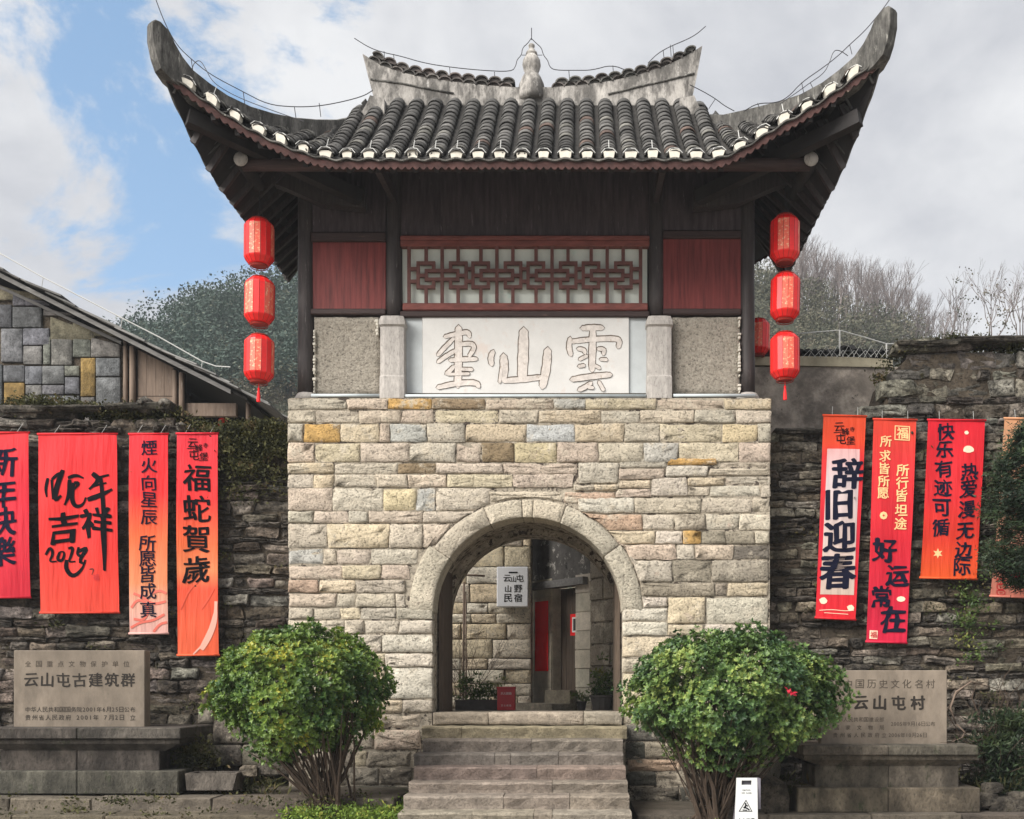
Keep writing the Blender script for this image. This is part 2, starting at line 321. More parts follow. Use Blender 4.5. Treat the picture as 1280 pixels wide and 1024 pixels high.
# ------------------------------------------------------------------ stones
def resample(pts, step):
    o = []; n = len(pts)
    for i in range(n):
        a, b = pts[i], pts[(i+1) % n]; d = math.hypot(b[0]-a[0], b[1]-a[1]); k = max(1, round(d/step))
        for j in range(k): o.append((a[0]+(b[0]-a[0])*j/k, a[1]+(b[1]-a[1])*j/k))
    return o
def rock(parent, name, pts, yf, depth, color, m, step=.13, jitter=.006, inset=.016, bulge=.02, rough=.008, gap=.0, chop=.018, smooth=True, hold=None):
    """one stone of a wall facing the viewer (-Y): outline pts (x, z) in metres, face at yf"""
    xs = [p[0] for p in pts]; zs = [p[1] for p in pts]
    cx, cz = (min(xs)+max(xs))/2, (min(zs)+max(zs))/2; hw, hh = max(.01, (max(xs)-min(xs))/2), max(.01, (max(zs)-min(zs))/2)
    a = sum(pts[i][0]*pts[(i+1) % len(pts)][1]-pts[(i+1) % len(pts)][0]*pts[i][1] for i in range(len(pts)))
    if a < 0: pts = pts[::-1]
    # chop corners
    n = len(pts); q = []
    for i in range(n):
        p, a0, b0 = pts[i], pts[i-1], pts[(i+1) % n]
        da = math.hypot(a0[0]-p[0], a0[1]-p[1]); db = math.hypot(b0[0]-p[0], b0[1]-p[1]); c = chop*rnd.uniform(.4, 1.5)
        v1 = ((a0[0]-p[0])/max(da, 1e-6), (a0[1]-p[1])/max(da, 1e-6)); v2 = ((b0[0]-p[0])/max(db, 1e-6), (b0[1]-p[1])/max(db, 1e-6))
        if chop and v1[0]*v2[0]+v1[1]*v2[1] > -.8 and da > 3*c and db > 3*c:
            q += [(p[0]+v1[0]*c, p[1]+v1[1]*c), (p[0]+v2[0]*c, p[1]+v2[1]*c)]
        else: q.append(p)
    ring = resample(q, step)
    ring = [(x+rnd.uniform(-jitter, jitter), z+rnd.uniform(-jitter, jitter)) for x, z in ring]
    def ins(d): return [(cx+(x-cx)*max(.05, 1-d/hw), cz+(z-cz)*max(.05, 1-d/hh)) for x, z in ring]
    b = MB(); n = len(ring); vs = []
    def nz(x, z): return rough*2*(mnoise.noise(Vector((x*6, z*9, yf+cx)))+.5*mnoise.noise(Vector((x*17, z*19, 3))))
    vs += [(x, depth, z) for x, z in ins(gap)]
    r0 = ins(gap); vs += [(x, inset*.9, z) for x, z in r0]
    for d, f in ((gap+inset*.7, .25), (gap+inset*2.2, .8), (min(hh, hw)*.62, 1.0)):
        for (x, z) in ins(d): vs.append((x, inset*(1-min(1, f*1.3))-bulge*f*(1-.0)+nz(x, z)+rnd.uniform(-rough, rough)*f, z))
    k = 5*n; vs.append((cx, -bulge+rnd.uniform(-rough, rough), cz))
    fs = []
    for r_ in range(4):
        for i in range(n):
            j = (i+1) % n; fs.append((r_*n+i, (r_+1)*n+i, (r_+1)*n+j, r_*n+j)[::-1])
    for i in range(n): fs.append((4*n+i, k, 4*n+(i+1) % n)[::-1])
    fs.append(tuple(range(n))[::-1])
    b.add([(x-cx, y, z-cz) for x, y, z in vs], fs)
    me = b.mesh(name, m, False)
    if smooth: me.polygons.foreach_set('use_smooth', [i >= n for i in range(len(fs))])
    if hold is not None:
        hold.add([(x, y+yf, z) for x, y, z in vs], fs); bpy.data.meshes.remove(me); return None
    return link(name, me, parent, (cx, yf, cz), color)

# ================================================================== SETTING
g = MB()
NX, NY = 60, 60
def crest(X):
    px = X/95*1300+725
    T = [(-900, 22), (-200, 22), (100, 24), (200, 23.6), (228, 24.4), (238, 28.0), (262, 29.6), (290, 31.4), (330, 31.8), (370, 33), (500, 36), (900, 38), (1000, 33.6), (1050, 32.8), (1100, 30.6), (1150, 28.4), (1200, 25.5), (1290, 24.0), (1700, 22), (2500, 18)]
    for (a, za), (b, zb) in zip(T, T[1:]):
        if a <= px <= b: t = (px-a)/(b-a); return za+(zb-za)*t
    return T[0][1] if px < T[0][0] else T[-1][1]
def sstep(t): t = max(0, min(1, t)); return t*t*(3-2*t)
def hz(X, Y):
    h = crest(X)*sstep((Y-30)/65) if Y < 95 else crest(X)*(1-.1*sstep((Y-95)/60))
    return h+mnoise.noise(Vector((X*.08, Y*.08, 0)))*1.2*sstep((Y-32)/30)
vs = []; fs = []
xs = [-150+300*i/NX for i in range(NX+1)]; ys = [26+130*j/NY for j in range(NY+1)]
for y in ys:
    for x in xs: vs.append((x, y, hz(x, y)-.02))
for j in range(NY):
    for i in range(NX): a = j*(NX+1)+i; fs.append((a, a+1, a+NX+2, a+NX+1))
g.add(vs, fs); tag(g.build('hill', M['hill'], smooth=True), kind='structure')
g = MB(); g.box(-190, 190, -55, 165, -.5, 0); tag(g.build('ground', M['plaza']), kind='structure')
g = MB(); g.box(-9, 9, 15.02, 26.2, .0, 1.18); tag(g.build('courtyard_ground', M['plaza']), kind='structure')
# left terrace: stacked slab ledges in front of the old wall
def ledge(name, x0, x1, y0, y1, z0, z1, col, n=4):
    t = MB(); t.box(x0, x1, y0+.12, y1, z0-.3, z1-.012); o = tag(t.build(name, M['ground']), kind='structure')
    x = x0; k = 0
    while x < x1-.05:
        L = min(rnd.uniform(.9, 1.7), x1-x)
        if x1-x-L < .4: L = x1-x
        b = MB(); j = rnd.uniform(-.02, .02); h = rnd.uniform(-.006, .006)
        b.hull_box(x+.006, x+L-.006, y0+j, y0+.46+j, z0-.02, z1+h, .012); cxx = x+L/2
        b.v = [(a+rnd.uniform(-.006, .006), c+rnd.uniform(-.01, .01), d+rnd.uniform(-.006, .006)) for a, c, d in b.v]
        b.build('slab', M['step'], o, at=(cxx, y0, z0), color=jit(col, .25)); x += L
    return o
ledge('terrace', -7.5, PX(500, 11.9), 11.55, 13.5, .19, .33, (.13, .11, .085))
ledge('terrace', -7.5, PX(375, 11.6), 11.05, 11.6, .07, .20, (.15, .125, .09))
ledge('terrace', PX(795, 11.7), 7.5, 11.5, 13.5, .02, .155, (.12, .10, .08))
t = MB(); t.box(PX(500, 11.9)-.02, -1.93, 11.62, 13.3, -.1, .20); tag(t.build('earth_bed', M['earth']), kind='structure')

# ================================================================== GATE TOWER
gate = empty('gate_tower', (-.635, 13, 0), 'tall stone gate tower with arched gateway, red timber upper room and upswept grey tiled roof', 'gate tower')
def ppoly(pts, Y): return [(PX(a, Y), PZ(b, Y)) for a, b in pts]
AX, AY, RI = 659.5, 765, 118.0
def arc(cx, cy, r, a0, a1, n): return [(cx+r*math.cos(R(a0+(a1-a0)*i/n)), cy-r*math.sin(R(a0+(a1-a0)*i/n))) for i in range(n+1)]
def portal(o0, o1, top, bottom, half, r, cy):
    return [(o0, bottom), (o0, top), (o1, top), (o1, bottom), (AX+half, bottom)]+arc(AX, cy, r, 0, 180, 24)+[(AX-half, bottom)]
core = MB()
core.prism(ppoly(portal(361.5, 962, 498, 1012, RI+1.5, RI+1.5, AY), 13.0), 12.988, 13.5)
core.prism(ppoly(portal(363, 961, 499, 1012, RI+9, RI+9, AY), 13.0), 13.5, 14.55)
core.prism(ppoly(portal(363, 961, 499, 1012, RI+1, RI+1, AY), 13.0), 14.55, 15.0)
wallcore = core.build('stone_wall', M['core'], gate)
b = MB(); b.box(PX(540, 13)-.01, PX(779, 13)+.01, 13.1, 14.995, 0, 1.22); b.build('passage_floor', M['step'], gate, color=(.2, .17, .13, 1))

PAL = dict(g=(.54, .48, .385), p=(.58, .48, .385), t=(.61, .52, .375), y=(.60, .50, .33), o=(.58, .36, .13), b=(.47, .46, .42), l=(.62, .56, .46),
           d=(.19, .165, .135), n=(.30, .22, .135), r=(.52, .37, .27), k=(.125, .12, .10), w=(.50, .495, .48), m=(.32, .28, .22))
rows = [
 (499, 512.5, '360 g 434 p 485 o 540 n 607 p 692 b 732 t 820 p 905 t 964'),
 (513, 529.5, '360 g 395 g 449 p 502 p 543 t 624 g 673 t 751 g 800 g 868 g 919 g 964'),
 (530, 553.5, '360 g 380 o 426 t 475 p 488 b 534 g 582 t 658 w 719 t 780 g 824 t 902 y 947 g 964'),
 (553.5, 578.5, '360 p 394 t 451 p 512 g 570 p 602 n 643 y 696 p 748 g 804 b 848 t 923 p 963'),
 (579, 593, '360 t 418 g 497 n 545 p 629 p 722'),
 (593, 610, '360 g 392 t 418 g 471 g 510 p 559 t 641 p 717'),
 (610, 639, '360 p 416 l 479 y 521 b 545 g 612'),
 (614, 628, '612 g 704'),
 (639, 654.5, '360 g 393 p 436 g 461 p 529 g 600'),
 (655, 685.5, '360 g 410 t 487 g 529 p 562'),
 (686, 706, '361 b 405 g 421 p 464 g 522'),
 (706.5, 724.5, '361 p 429 t 477 p 512'),
 (725, 741.5, '361 r 399 t 445 g 507'),
 (742, 759.5, '361 p 421 g 445 g 495 l 507'),
 (760, 774.5, '361 g 392 g 426 t 451 g 496 g 541'),
 (775, 792.5, '361 g 431 g 456 g 499 l 541'),
 (793, 816, '361 g 420 l 478 l 541'),
 (816.5, 834, '361 p 410 t 482 l 541'),
 (834.5, 874, '361 g 430 t 485 l 541'),
 (874.5, 891, '361 t 440 t 503 g 541'),
 (891.5, 911, '361 m 420 p 474 p 527'), (911.5, 937, '361 m 440 g 468 p 526'), (937.5, 959, '361 m 440 t 459 m 514'), (959.5, 981, '361 m 437 m 474 d 515'),
 (981.5, 1003, '361 m 438 k 487 k 512'),
 (578, 605, '722.5 g 773'), (573, 586, '773.5 g 834'), (573, 581.8, '834.5 o 896'), (573, 585, '897 g 963'),
 (586.5, 600, '773.5 p 831'), (582.3, 596.5, '831.5 l 885'), (585.5, 595, '885.5 g 963'), (600.5, 611, '774 t 813.5'), (597, 621, '814 l 859'),
 (597, 608, '859.5 t 906'), (595.5, 606, '906.5 g 963'), (606, 614.5, '717 g 743 t 773'), (614.8, 629.5, '704.5 r 770'), (611.5, 622, '770.5 p 813.5'), (608.5, 620, '859.5 g 886'),
 (606.5, 622, '887 l 950 g 963'),
 (622.5, 642, '722 l 793 g 876 g 940 g 962'), (629.8, 634, '704 g 722'), (642.5, 663, '724 r 803 g 843 m 882 g 924 l 962'), (663.5, 680.5, '745 t 819 l 853 o 876 m 907 m 943 g 962'),
 (681, 700, '760 p 845 g 868 p 916 d 962'), (700.5, 728, '770 g 840 m 889 m 960'), (728.5, 746, '778 m 893 m 909 t 960'), (746.5, 759.5, '790 l 834'),
 (746.5, 780, '834.5 t 882 l 960'), (760, 776.5, '778 l 834'), (777, 795, '778 l 834'), (780.5, 795, '834.5 t 880 l 960'),
 (795.5, 822, '778 t 836 g 900 t 960'), (822.5, 842, '778 g 860 g 960'), (842.5, 880, '778 t 830 l 900 g 960'), (880.5, 905, '778 g 850 m 912 g 960'),
 (905.5, 927, '781 k 845 k 910 k 960'), (927.5, 948, '781 k 806 m 870 k 960'), (948.5, 964, '784 r 850 d 905 k 960'), (964.5, 982, '784 k 820 m 880 d 960'), (982.5, 1003, '790 d 850 k 910 d 960'),
]
def push(x, y):
    if y > AY: return x, y
    dx, dy = x-AX, AY-y; r = math.hypot(dx, dy); a = math.degrees(math.atan2(dy, dx))
    ro = 149 if a > 145.8 else (145 if a < 36 else 142.5)
    if a > 145.8 or a < 36: ro = ro
    if r < ro and r > 1: return AX+dx*ro/r, AY-dy*ro/r
    return x, y
for y0, y1, s in rows:
    tk = s.split(); xs_ = [float(tk[i]) for i in range(0, len(tk), 2)]; cs = tk[1::2]
    for i, c in enumerate(cs):
        x0, x1 = xs_[i]+.35, xs_[i+1]-.35
        sk0, sk1 = rnd.uniform(-.8, .8), rnd.uniform(-.8, .8); sl0, sl1 = rnd.uniform(-1.2, 1.2), rnd.uniform(-1.2, 1.2)
        if x0 < 364: sl0 = 0
        if x1 > 955 or abs(x1-541) < 2: sl1 = 0
        if abs(x0-778) < 1.5: sl0 = 0
        if y0 < 500: sk0 = sk1 = 0
        q = [(x0+sl0, y0+.5+max(0, sk0)), (x1+sl1, y0+.5+max(0, sk1)), (x1-sl1, y1-.3), (x0-sl0, y1-.3)]
        if math.hypot((x0+x1)/2-AX, AY-(y0+y1)/2) < 210 and y1 <= 766:
            q = [push(a, bb) for a, bb in resample(q, 7)]
            if abs(sum(q[i][0]*q[(i+1) % len(q)][1]-q[(i+1) % len(q)][0]*q[i][1] for i in range(len(q)))) < 120: continue
        Y = 12.97
        low = y0 > 890
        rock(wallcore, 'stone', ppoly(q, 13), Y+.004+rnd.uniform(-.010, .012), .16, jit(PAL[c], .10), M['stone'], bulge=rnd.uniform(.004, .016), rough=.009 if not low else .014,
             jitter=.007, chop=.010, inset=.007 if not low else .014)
for a0, a1, ro, c in ((180, 145.8, 148, 't'), (145.8, 113, 141.5, 'g'), (113, 93, 140.5, 'g'), (93, 87, 140.5, 'l'), (87, 70, 140.5, 'g'), (70, 36, 141, 't'), (36, 0, 143.5, 'g')):
    q = arc(AX, AY, ro, a0-.25, a1+.25, 6)+arc(AX, AY, RI, a1+.25, a0-.25, 6)
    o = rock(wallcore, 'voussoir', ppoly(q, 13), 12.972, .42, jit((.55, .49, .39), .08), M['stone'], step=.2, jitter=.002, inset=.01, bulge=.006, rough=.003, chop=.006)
for (x0, x1, y0, y1) in ((541.5, 611, 890.5, 906), (611.6, 729, 890.5, 906), (729.6, 777.5, 890.5, 906)):
    rock(gate, 'threshold', ppoly([(x0, y0), (x1, y0), (x1, y1), (x0, y1)], 13), 12.93, .6, jit((.36, .31, .24), .06), M['step'], inset=.01, bulge=.006, rough=.004, chop=.01)

# wooden door leaves folded back inside the passage
for x in (PX(541.5, 13)+.005, PX(777.5, 13)-.065):
    b = MB(); b.box(x, x+.06, 13.46, 14.45, 1.225, PZ(AY-60, 13)); o = b.build('door_leaf', M['door'], gate)
    for z in (1.6, 2.5, 3.1): 
        q = MB(); q.box(x-.004 if x > 0 else x+.055, x+.005 if x > 0 else x+.064, 13.5, 14.4, z, z+.07); q.build('batten', M['door'], o)

# ---- timber storey
YP = 13.12
def vpost(name, px0, px1, py0, py1, Y, m, parent=gate, n=14):
    x = (PX(px0, Y)+PX(px1, Y))/2; r = (PX(px1, Y)-PX(px0, Y))/2; z0, z1 = PZ(py1, Y), PZ(py0, Y)
    b = MB(); k = 9
    b.tube([(x+rnd.uniform(-.003, .003), Y+r, z0+(z1-z0)*i/k) for i in range(k+1)], r, n, r2=r*.96)
    return b.build(name, m, parent, smooth=True)
for a, bb, y0, y1 in ((369.5, 390, 205, 490), (481, 501.5, 185, 392), (811, 830, 185, 392), (926.5, 945, 205, 490)):
    vpost('post', a, bb, y0, y1, YP, M['darkwood'])
for px in (380, 936):
    for Y in (14.75,):
        x = PX(px, YP); b = MB(); b.tube([(x, Y, 5.19), (x, Y, 8.3)], .1, 10); b.build('post', M['darkwood'], gate, True)
for px in (381, 936):
    b = MB(); x = PX(px, YP); b.lathe((x, YP+.1, 5.18), [(.14, 0), (.15, .05), (.12, .1)], 12); b.build('post_base', M['post'], gate, True)
YB = YP+.07
def board(name, x0, x1, y0, y1, m, Y=YB, d=.05, ch=0, parent=gate):
    b = MB(); b.box(PX(x0, Y), PX(x1, Y), Y, Y+d, PZ(y1, Y), PZ(y0, Y), ch=ch); return b.build(name, m, parent)
def planks(x0, x1, y0, y1, m, n, name):
    Y = YB; w_ = (x1-x0)/n
    pnl = board(name, x0, x1, y0, y1, M['dark'], Y+.03, .03)
    for i in range(n):
        b = MB(); a = x0+i*w_; y = Y+rnd.uniform(0, .004)
        b.hull_box(PX(a, Y)+.0015, PX(a+w_, Y)-.0015, y, Y+.028, PZ(y1, Y), PZ(y0, Y), .002); b.build('plank', m, pnl, at=(PX(a+w_/2, Y), Y, PZ(y1, Y)))
board('red_panel', 388, 482, 301, 387, M['redpanel']); board('red_panel', 829, 927, 296, 387, M['redpanel'])
board('upper_panel', 388, 482, 200, 290, M['greypanel']); board('upper_panel', 829, 927, 200, 288, M['greypanel']); board('upper_panel', 500, 812, 200, 294, M['greypanel'])
def beam(x0, x1, y0, y1, m=M['darkbeam'], Y=YP+.02, d=.12): return board('rail', x0, x1, y0, y1, m, Y, d, ch=.012)
beam(388, 482, 290, 301); beam(388, 482, 385.5, 393); beam(829, 927, 288, 297); beam(829, 927, 385.5, 393)
beam(500, 812, 294, 299.5, M['redtrim'], YP-.01); beam(500, 812, 300, 307.5, M['redtrim']); beam(503, 810, 378.5, 388, M['redtrim']); beam(500, 812, 388.4, 396, M['darkbeam'], YP-.01)
# lattice window
win = board('lattice_window', 503, 809, 306, 379, M['pane'], YP+.12, .02)
lb = 0
def lat(x0, y0, x1, y1):
    hw_ = 2.1; Y = YP+.04
    if abs(x1-x0) < .1: q = (x0-hw_, x0+hw_, y0, y1, 0)
    else: q = (x0, x1, y0-hw_, y0+hw_, .003)
    b = MB(); b.box(PX(q[0], Y), PX(q[1], Y), Y-q[4], Y+.035+q[4], PZ(q[3], Y), PZ(q[2], Y))
    b.build('lattice_bar', M['lattice'], win, at=(PX((q[0]+q[1])/2, Y), Y, PZ((q[2]+q[3])/2, Y)))
cs_ = [552.5, 621, 690, 759]
for x in [511]+cs_+[800.8]: lat(x, 307, x, 379)
for c in cs_:
    for s in (-1, 1):
        lat(c+s*20, 307, c+s*20, 328.8-2); lat(c+s*20, 358.7+2, c+s*20, 379)
        lat(min(c+s*32, c+s*8.5), 328.8, max(c+s*32, c+s*8.5), 328.8); lat(min(c+s*32, c+s*8.5), 358.7, max(c+s*32, c+s*8.5), 358.7)
        lat(c+s*30, 330.9, c+s*30, 356.6); lat(c+s*10.6, 330.9, c+s*10.6, 336); lat(c+s*10.6, 351.3, c+s*10.6, 356.6)
        lat(c+s*19.7, 340.3, c+s*19.7, 347)
        lat(min(c+s*28, c+s*21.8), 344.2, max(c+s*28, c+s*21.8), 344.2)
    lat(c-21.8, 338.2, c+21.8, 338.2); lat(c-21.8, 349, c+21.8, 349)
for a, bb in zip([511]+[c+30 for c in cs_], [c-30 for c in cs_]+[800.8]):
    for y in (336, 351.6): lat(a+2.1, y, bb-2.1, y)
# stone band under the timber
for x0, x1 in ((391, 474), (841, 926)):
    b = MB(); nx_, nz2 = 22, 26; vs = []
    for jj in range(nz2+1):
        for ii in range(nx_+1):
            X, Z = PX(x0+(x1-x0)*ii/nx_, YP), PZ(394+98*jj/nz2, YP); ed = min(ii, nx_-ii, jj, nz2-jj)
            vs.append((X, YP+.045+(.03 if ed == 0 else 0)-.018*mnoise.noise(Vector((X*7, Z*7, 2)))-.010*mnoise.noise(Vector((X*19, Z*19, 5))), Z))
    b.add(vs, [(r_*(nx_+1)+c_, (r_+1)*(nx_+1)+c_, (r_+1)*(nx_+1)+c_+1, r_*(nx_+1)+c_+1) for r_ in range(nz2) for c_ in range(nx_)]); b.box(PX(x0, YP), PX(x1, YP), YP+.08, YP+.35, PZ(492, YP), PZ(394, YP))
    b.build('rough_stone_panel', M['rough'], gate, True)
    e = MB(); xe_ = x1-1.5 if x0 > 500 else x0+1.5
    for k_ in range(24):
        if rnd.random() < .25: continue
        ya = 396+k_*4; w_ = rnd.uniform(.6, 2.2); e.hull_box(PX(xe_-w_, YP), PX(xe_+w_, YP), YP+.0, YP+.08, PZ(ya+rnd.uniform(2.5, 4.5), YP), PZ(ya, YP), .006)
    if x0 < 500:
        for k_ in range(5): e.hull_box(PX(473-rnd.uniform(2, 6), YP), PX(473, YP), YP+.0, YP+.07, PZ(403+k_*4, YP), PZ(399+k_*4, YP), .008)
    e.build('lime_edging', M['lime'], gate, kind='stuff')
board('backing', 474, 842, 395, 493, M['plaster'], YP+.3, .2)
pl = board('name_plaque', 528, 786, 396.5, 491.5, M['white'], YP+.02, .25)
board('side_strip', 505, 527.7, 397, 491.5, M['bluewhite'], YP+.05, .25); board('side_strip', 786.3, 808, 397, 491.5, M['bluewhite'], YP+.05, .25)
b = MB(); b.tube([(PX(388, 13), 13.04, PZ(493.5, 13)), (PX(474, 13), 13.04, PZ(493.5, 13))], .022, 8); b.tube([(PX(505, 13), 13.04, PZ(494, 13)), (PX(808, 13), 13.04, PZ(494, 13))], .022, 8)
b.tube([(PX(842, 13), 13.04, PZ(493.5, 13)), (PX(945, 13), 13.04, PZ(493.5, 13))], .022, 8); b.build('pipe', M['pipe'], gate, True)
for c in (489.3, 824.7):       # round-headed carved stone posts
    b = MB(); Y = 12.98; hw_ = 16.2
    def sec(k): return [(c-hw_*k, 0), (c-hw_*k, -1)]
    ring = [(-1, .20), (-.95, .06), (-.6, 0), (.6, 0), (.95, .06), (1, .20)]
    vs = []; prof = [(497, 1.0, 1.06), (470, 1.0, 1.06), (468, .96, 1), (407, .96, 1), (405, 1.05, 1.25), (400, 1.04, 1.25), (394, .9, 1.05), (390.5, .6, .6), (390, .1, .1)]
    for py, k, dk in prof:
        for rx, ry in [(1, 1)]+[(-1, 1)]+ring: pass
        pts = [(-1, 1)]+ring+[(1, 1)]
        for rx, ry in pts: vs.append((PX(c, Y)+rx*k*hw_/100, Y+.30-(1-ry)*.27*min(1.1, dk), PZ(py, Y)))
    m_ = 8; fs = []
    for i in range(len(prof)-1):
        for k in range(m_): fs.append((i*m_+k, i*m_+(k+1) % m_, (i+1)*m_+(k+1) % m_, (i+1)*m_+k))
    fs.append(tuple(range(m_))[::-1]); fs.append(tuple((len(prof)-1)*m_+k for k in range(m_)))
    b.add(vs, fs); b.build('carved_post', M['post'], gate)
b = MB(); b.box(PX(392, 13), PX(925, 13), 13.5, 14.9, 5.17, 5.3); b.box(PX(378, 13), PX(384, 13), 13.3, 14.8, 5.2, 8.2); b.box(PX(932, 13), PX(938, 13), 13.3, 14.8, 5.2, 8.2); b.box(PX(384, 13), PX(932, 13), 14.8, 14.85, 5.2, 8.2)
b.build('side_wall', M['soffit'], gate)

# brush strokes for the carved name (read from the plaque), each slightly proud of the one before
def stroke_mesh(strokes, toxy, y0, grow, mb, dy=.0006):
    k = 0
    for w_, pts in strokes:
        # smooth the polyline
        P2 = [Vector((*toxy(*p), 0)) for p in pts]
        for _ in range(2):
            if len(P2) > 2:
                q = [P2[0]]
                for a, b_ in zip(P2, P2[1:]): q += [a*.75+b_*.25, a*.25+b_*.75]
                P2 = q+[P2[-1]]
        w2 = w_+grow; L = []; Rr = []
        for i, p in enumerate(P2):
            d = (P2[min(i+1, len(P2)-1)]-P2[max(0, i-1)]).normalized(); nn = Vector((-d.y, d.x, 0)); t = i/(len(P2)-1)
            ww = w2*(.82+.25*math.sin(t*3.1)+.06*math.sin(i*2.3))/1.0
            L.append(p+nn*ww/2); Rr.append(p-nn*ww/2)
        d0 = (P2[0]-P2[1]).normalized(); d1 = (P2[-1]-P2[-2]).normalized()
        cap0 = [P2[0]+d0*w2*.40]; cap1 = [P2[-1]+d1*w2*.40]
        y = y0-k*dy; k += 1
        n = len(L); vs = [(p.x, y, p.y) for p in L]+[(p.x, y, p.y) for p in Rr]+[(cap0[0].x, y, cap0[0].y), (cap1[0].x, y, cap1[0].y)]
        fs = [(i, i+1, n+i+1, n+i) for i in range(n-1)]+[(2*n, 0, n), (2*n+1, 2*n-1, n-1)]
        mb.add(vs, fs)
def plq(x, y): p = P(520+x/4.571, 390+y/4.571, YP+.02); return p.x, p.z
px1 = 1/4.571/100
CH = {
 'tun': [(38, [(243, 88), (243, 250), (238, 420)]), (22, [(165, 140), (243, 122), (300, 112), (305, 140)]), (20, [(215, 150), (165, 200), (125, 245)]), (20, [(235, 215), (180, 245), (125, 285)]),
         (22, [(250, 185), (320, 178), (335, 205), (305, 250)]), (22, [(195, 275), (270, 270), (345, 268)]), (20, [(215, 310), (195, 335), (172, 352)]), (20, [(255, 325), (320, 328)]), (26, [(125, 430), (240, 405), (345, 402), (358, 425)]), (18, [(180, 355), (300, 352)])],
 'shan': [(52, [(615, 105), (612, 250), (606, 380)]), (40, [(500, 250), (505, 320), (498, 378)]), (42, [(752, 215), (745, 320), (722, 425)]), (28, [(500, 392), (610, 385), (715, 372)]), (26, [(440, 225), (425, 260), (432, 300)]), (18, [(490, 300), (478, 400)])],
 'yun': [(28, [(948, 92), (1010, 88), (1065, 90)]), (34, [(1010, 95), (1008, 200), (1005, 330)]), (26, [(890, 168), (1000, 155), (1140, 150), (1165, 165), (1155, 200)]), (24, [(880, 150), (872, 200), (885, 245)]),
         (20, [(925, 210), (960, 215), (965, 235)]), (20, [(935, 270), (975, 250)]), (20, [(1040, 210), (1075, 212), (1070, 240)]), (20, [(1055, 270), (1088, 272)]), (20, [(930, 310), (960, 305)]), (20, [(1020, 305), (1048, 320)]),
         (28, [(890, 385), (1000, 368), (1110, 358)]), (22, [(1000, 405), (965, 430), (930, 445)]), (20, [(985, 430), (1010, 432)]), (22, [(1045, 400), (1070, 445)])]}
for k, st in CH.items():
    b = MB(); stroke_mesh([(w_*px1, p) for w_, p in st], plq, YP+.0175, .024, b, .0001); o = b.build('character', M['groove'], pl)
    b = MB(); stroke_mesh([(w_*px1, p) for w_, p in st], lambda x, y: (plq(x, y)[0]+.002, plq(x, y)[1]-.007), YP+.012, .004, b); b.build('relief', M['relief'], o)  # relief set lower, so the painted groove shade shows along top edges

# ---- roof
roof = link('roof', None, gate, (-.635, 13.8, 7.5)) if False else None
XC, YC = -.635, 13.8
def lerp_tab(T, t):
    if t <= T[0][0]: return T[0][1]
    for (a, za), (b_, zb) in zip(T, T[1:]):
        if t <= b_: k = (t-a)/(b_-a); return za+(zb-za)*k
    return T[-1][1]
HT = [(2.1, 9.13), (2.3, 8.96), (2.5, 8.78), (2.785, 8.60), (3.0, 8.50), (3.25, 8.425), (3.45, 8.41), (3.62, 8.45), (3.78, 8.52), (3.86, 8.61), (3.92, 8.72), (3.96, 8.83)]   # top of hip ridge by distance from the middle
def eave_dz(t): s = max(0, t-2.1); return .32*s**1.6
def eave_Y(t): return 11.8-.25*(max(0, t-2.2)/1.75)**2
def hip_Y(t): return 13.6-(t-2.215)*(2.05/1.73)
def hip_z(t): return lerp_tab(HT, t)-.2
def rise(sg, t): return .15*sstep((t-2.1)/.9) if sg > 0 else 0
def col_front(t, back=False):     # t signed offset from the middle; returns eave and top points
    a = abs(t); x = XC+t; ye = eave_Y(a); ze = 7.56+eave_dz(a)+rise(t, a)
    if a <= 2.15: yt, zt = YC-.05, 9.27
    elif a < 3.94: yt, zt = min(YC-.05, hip_Y(a)), hip_z(a)
    else: yt, zt = ye+.06, ze+.02
    if a > 2.15: zt += rise(t, a)
    if a > 2.15 and a < 2.5: k = (a-2.15)/.35; zt = 9.27*(1-k)+(hip_z(2.5)+rise(t, 2.5))*k; yt = (YC-.05)*(1-k)+hip_Y(2.5)*k
    yt = max(yt, ye+.05); zt = max(zt, ze+.03)
    if back: ye, yt = 2*YC-ye, 2*YC-yt
    return Vector((x, ye, ze)), Vector((x, yt, zt))
def side_flare(s): return max(0, (s-1.1)/1.15)
def col_side(s, sg):
    a = abs(s); y = YC+s; f = side_flare(a); xe = 3.62+.33*f**1.5; ze = 7.56+(.95 if sg > 0 else .8)*f**2
    a2 = max(a, .2); t = 2.215+(2.25-.2-(a2-.2))/2.05*0
    # where the hip passes this Y
    t = 2.215+((13.6-(YC-a2)))*(1.73/2.05)
    t = max(2.2, min(3.94, t)); zt = hip_z(t)+rise(sg, t) if a > .35 else 9.0
    if xe-t < .05: t = xe-.05
    zt = max(zt, ze+.03)
    return Vector((XC+sg*xe, y, ze)), Vector((XC+sg*t, y, zt))
def colpt(c, v, off=0):
    a, b_ = c; p = a.lerp(b_, v); p.z = a.z+(b_.z-a.z)*v**1.12+off; return p
def loft(cols, vn, off, mb, flip=False):
    vs = []; fs = []; m_ = len(cols)
    for c in cols:
        for j in range(vn+1): vs.append(colpt(c, j/vn, off))
    for i in range(m_-1):
        for j in range(vn):
            a = i*(vn+1)+j; q = (a, a+vn+1, a+vn+2, a+1); fs.append(q[::-1] if flip else q)
    mb.add(vs, fs)
tt = [-3.98+7.96*i/64 for i in range(65)]; ss = [-2.25+4.5*i/36 for i in range(37)]
CF = [col_front(t) for t in tt]; CBk = [col_front(t, True) for t in tt]; CL = [col_side(s, -1) for s in ss]; CR = [col_side(s, 1) for s in ss]
b = MB()
for cs2, fl in ((CF, False), (CBk, True), (CL, True), (CR, False)): loft(cs2, 10, .0, b, fl)
roofo = b.build('roof', M['tilebed'], gate)
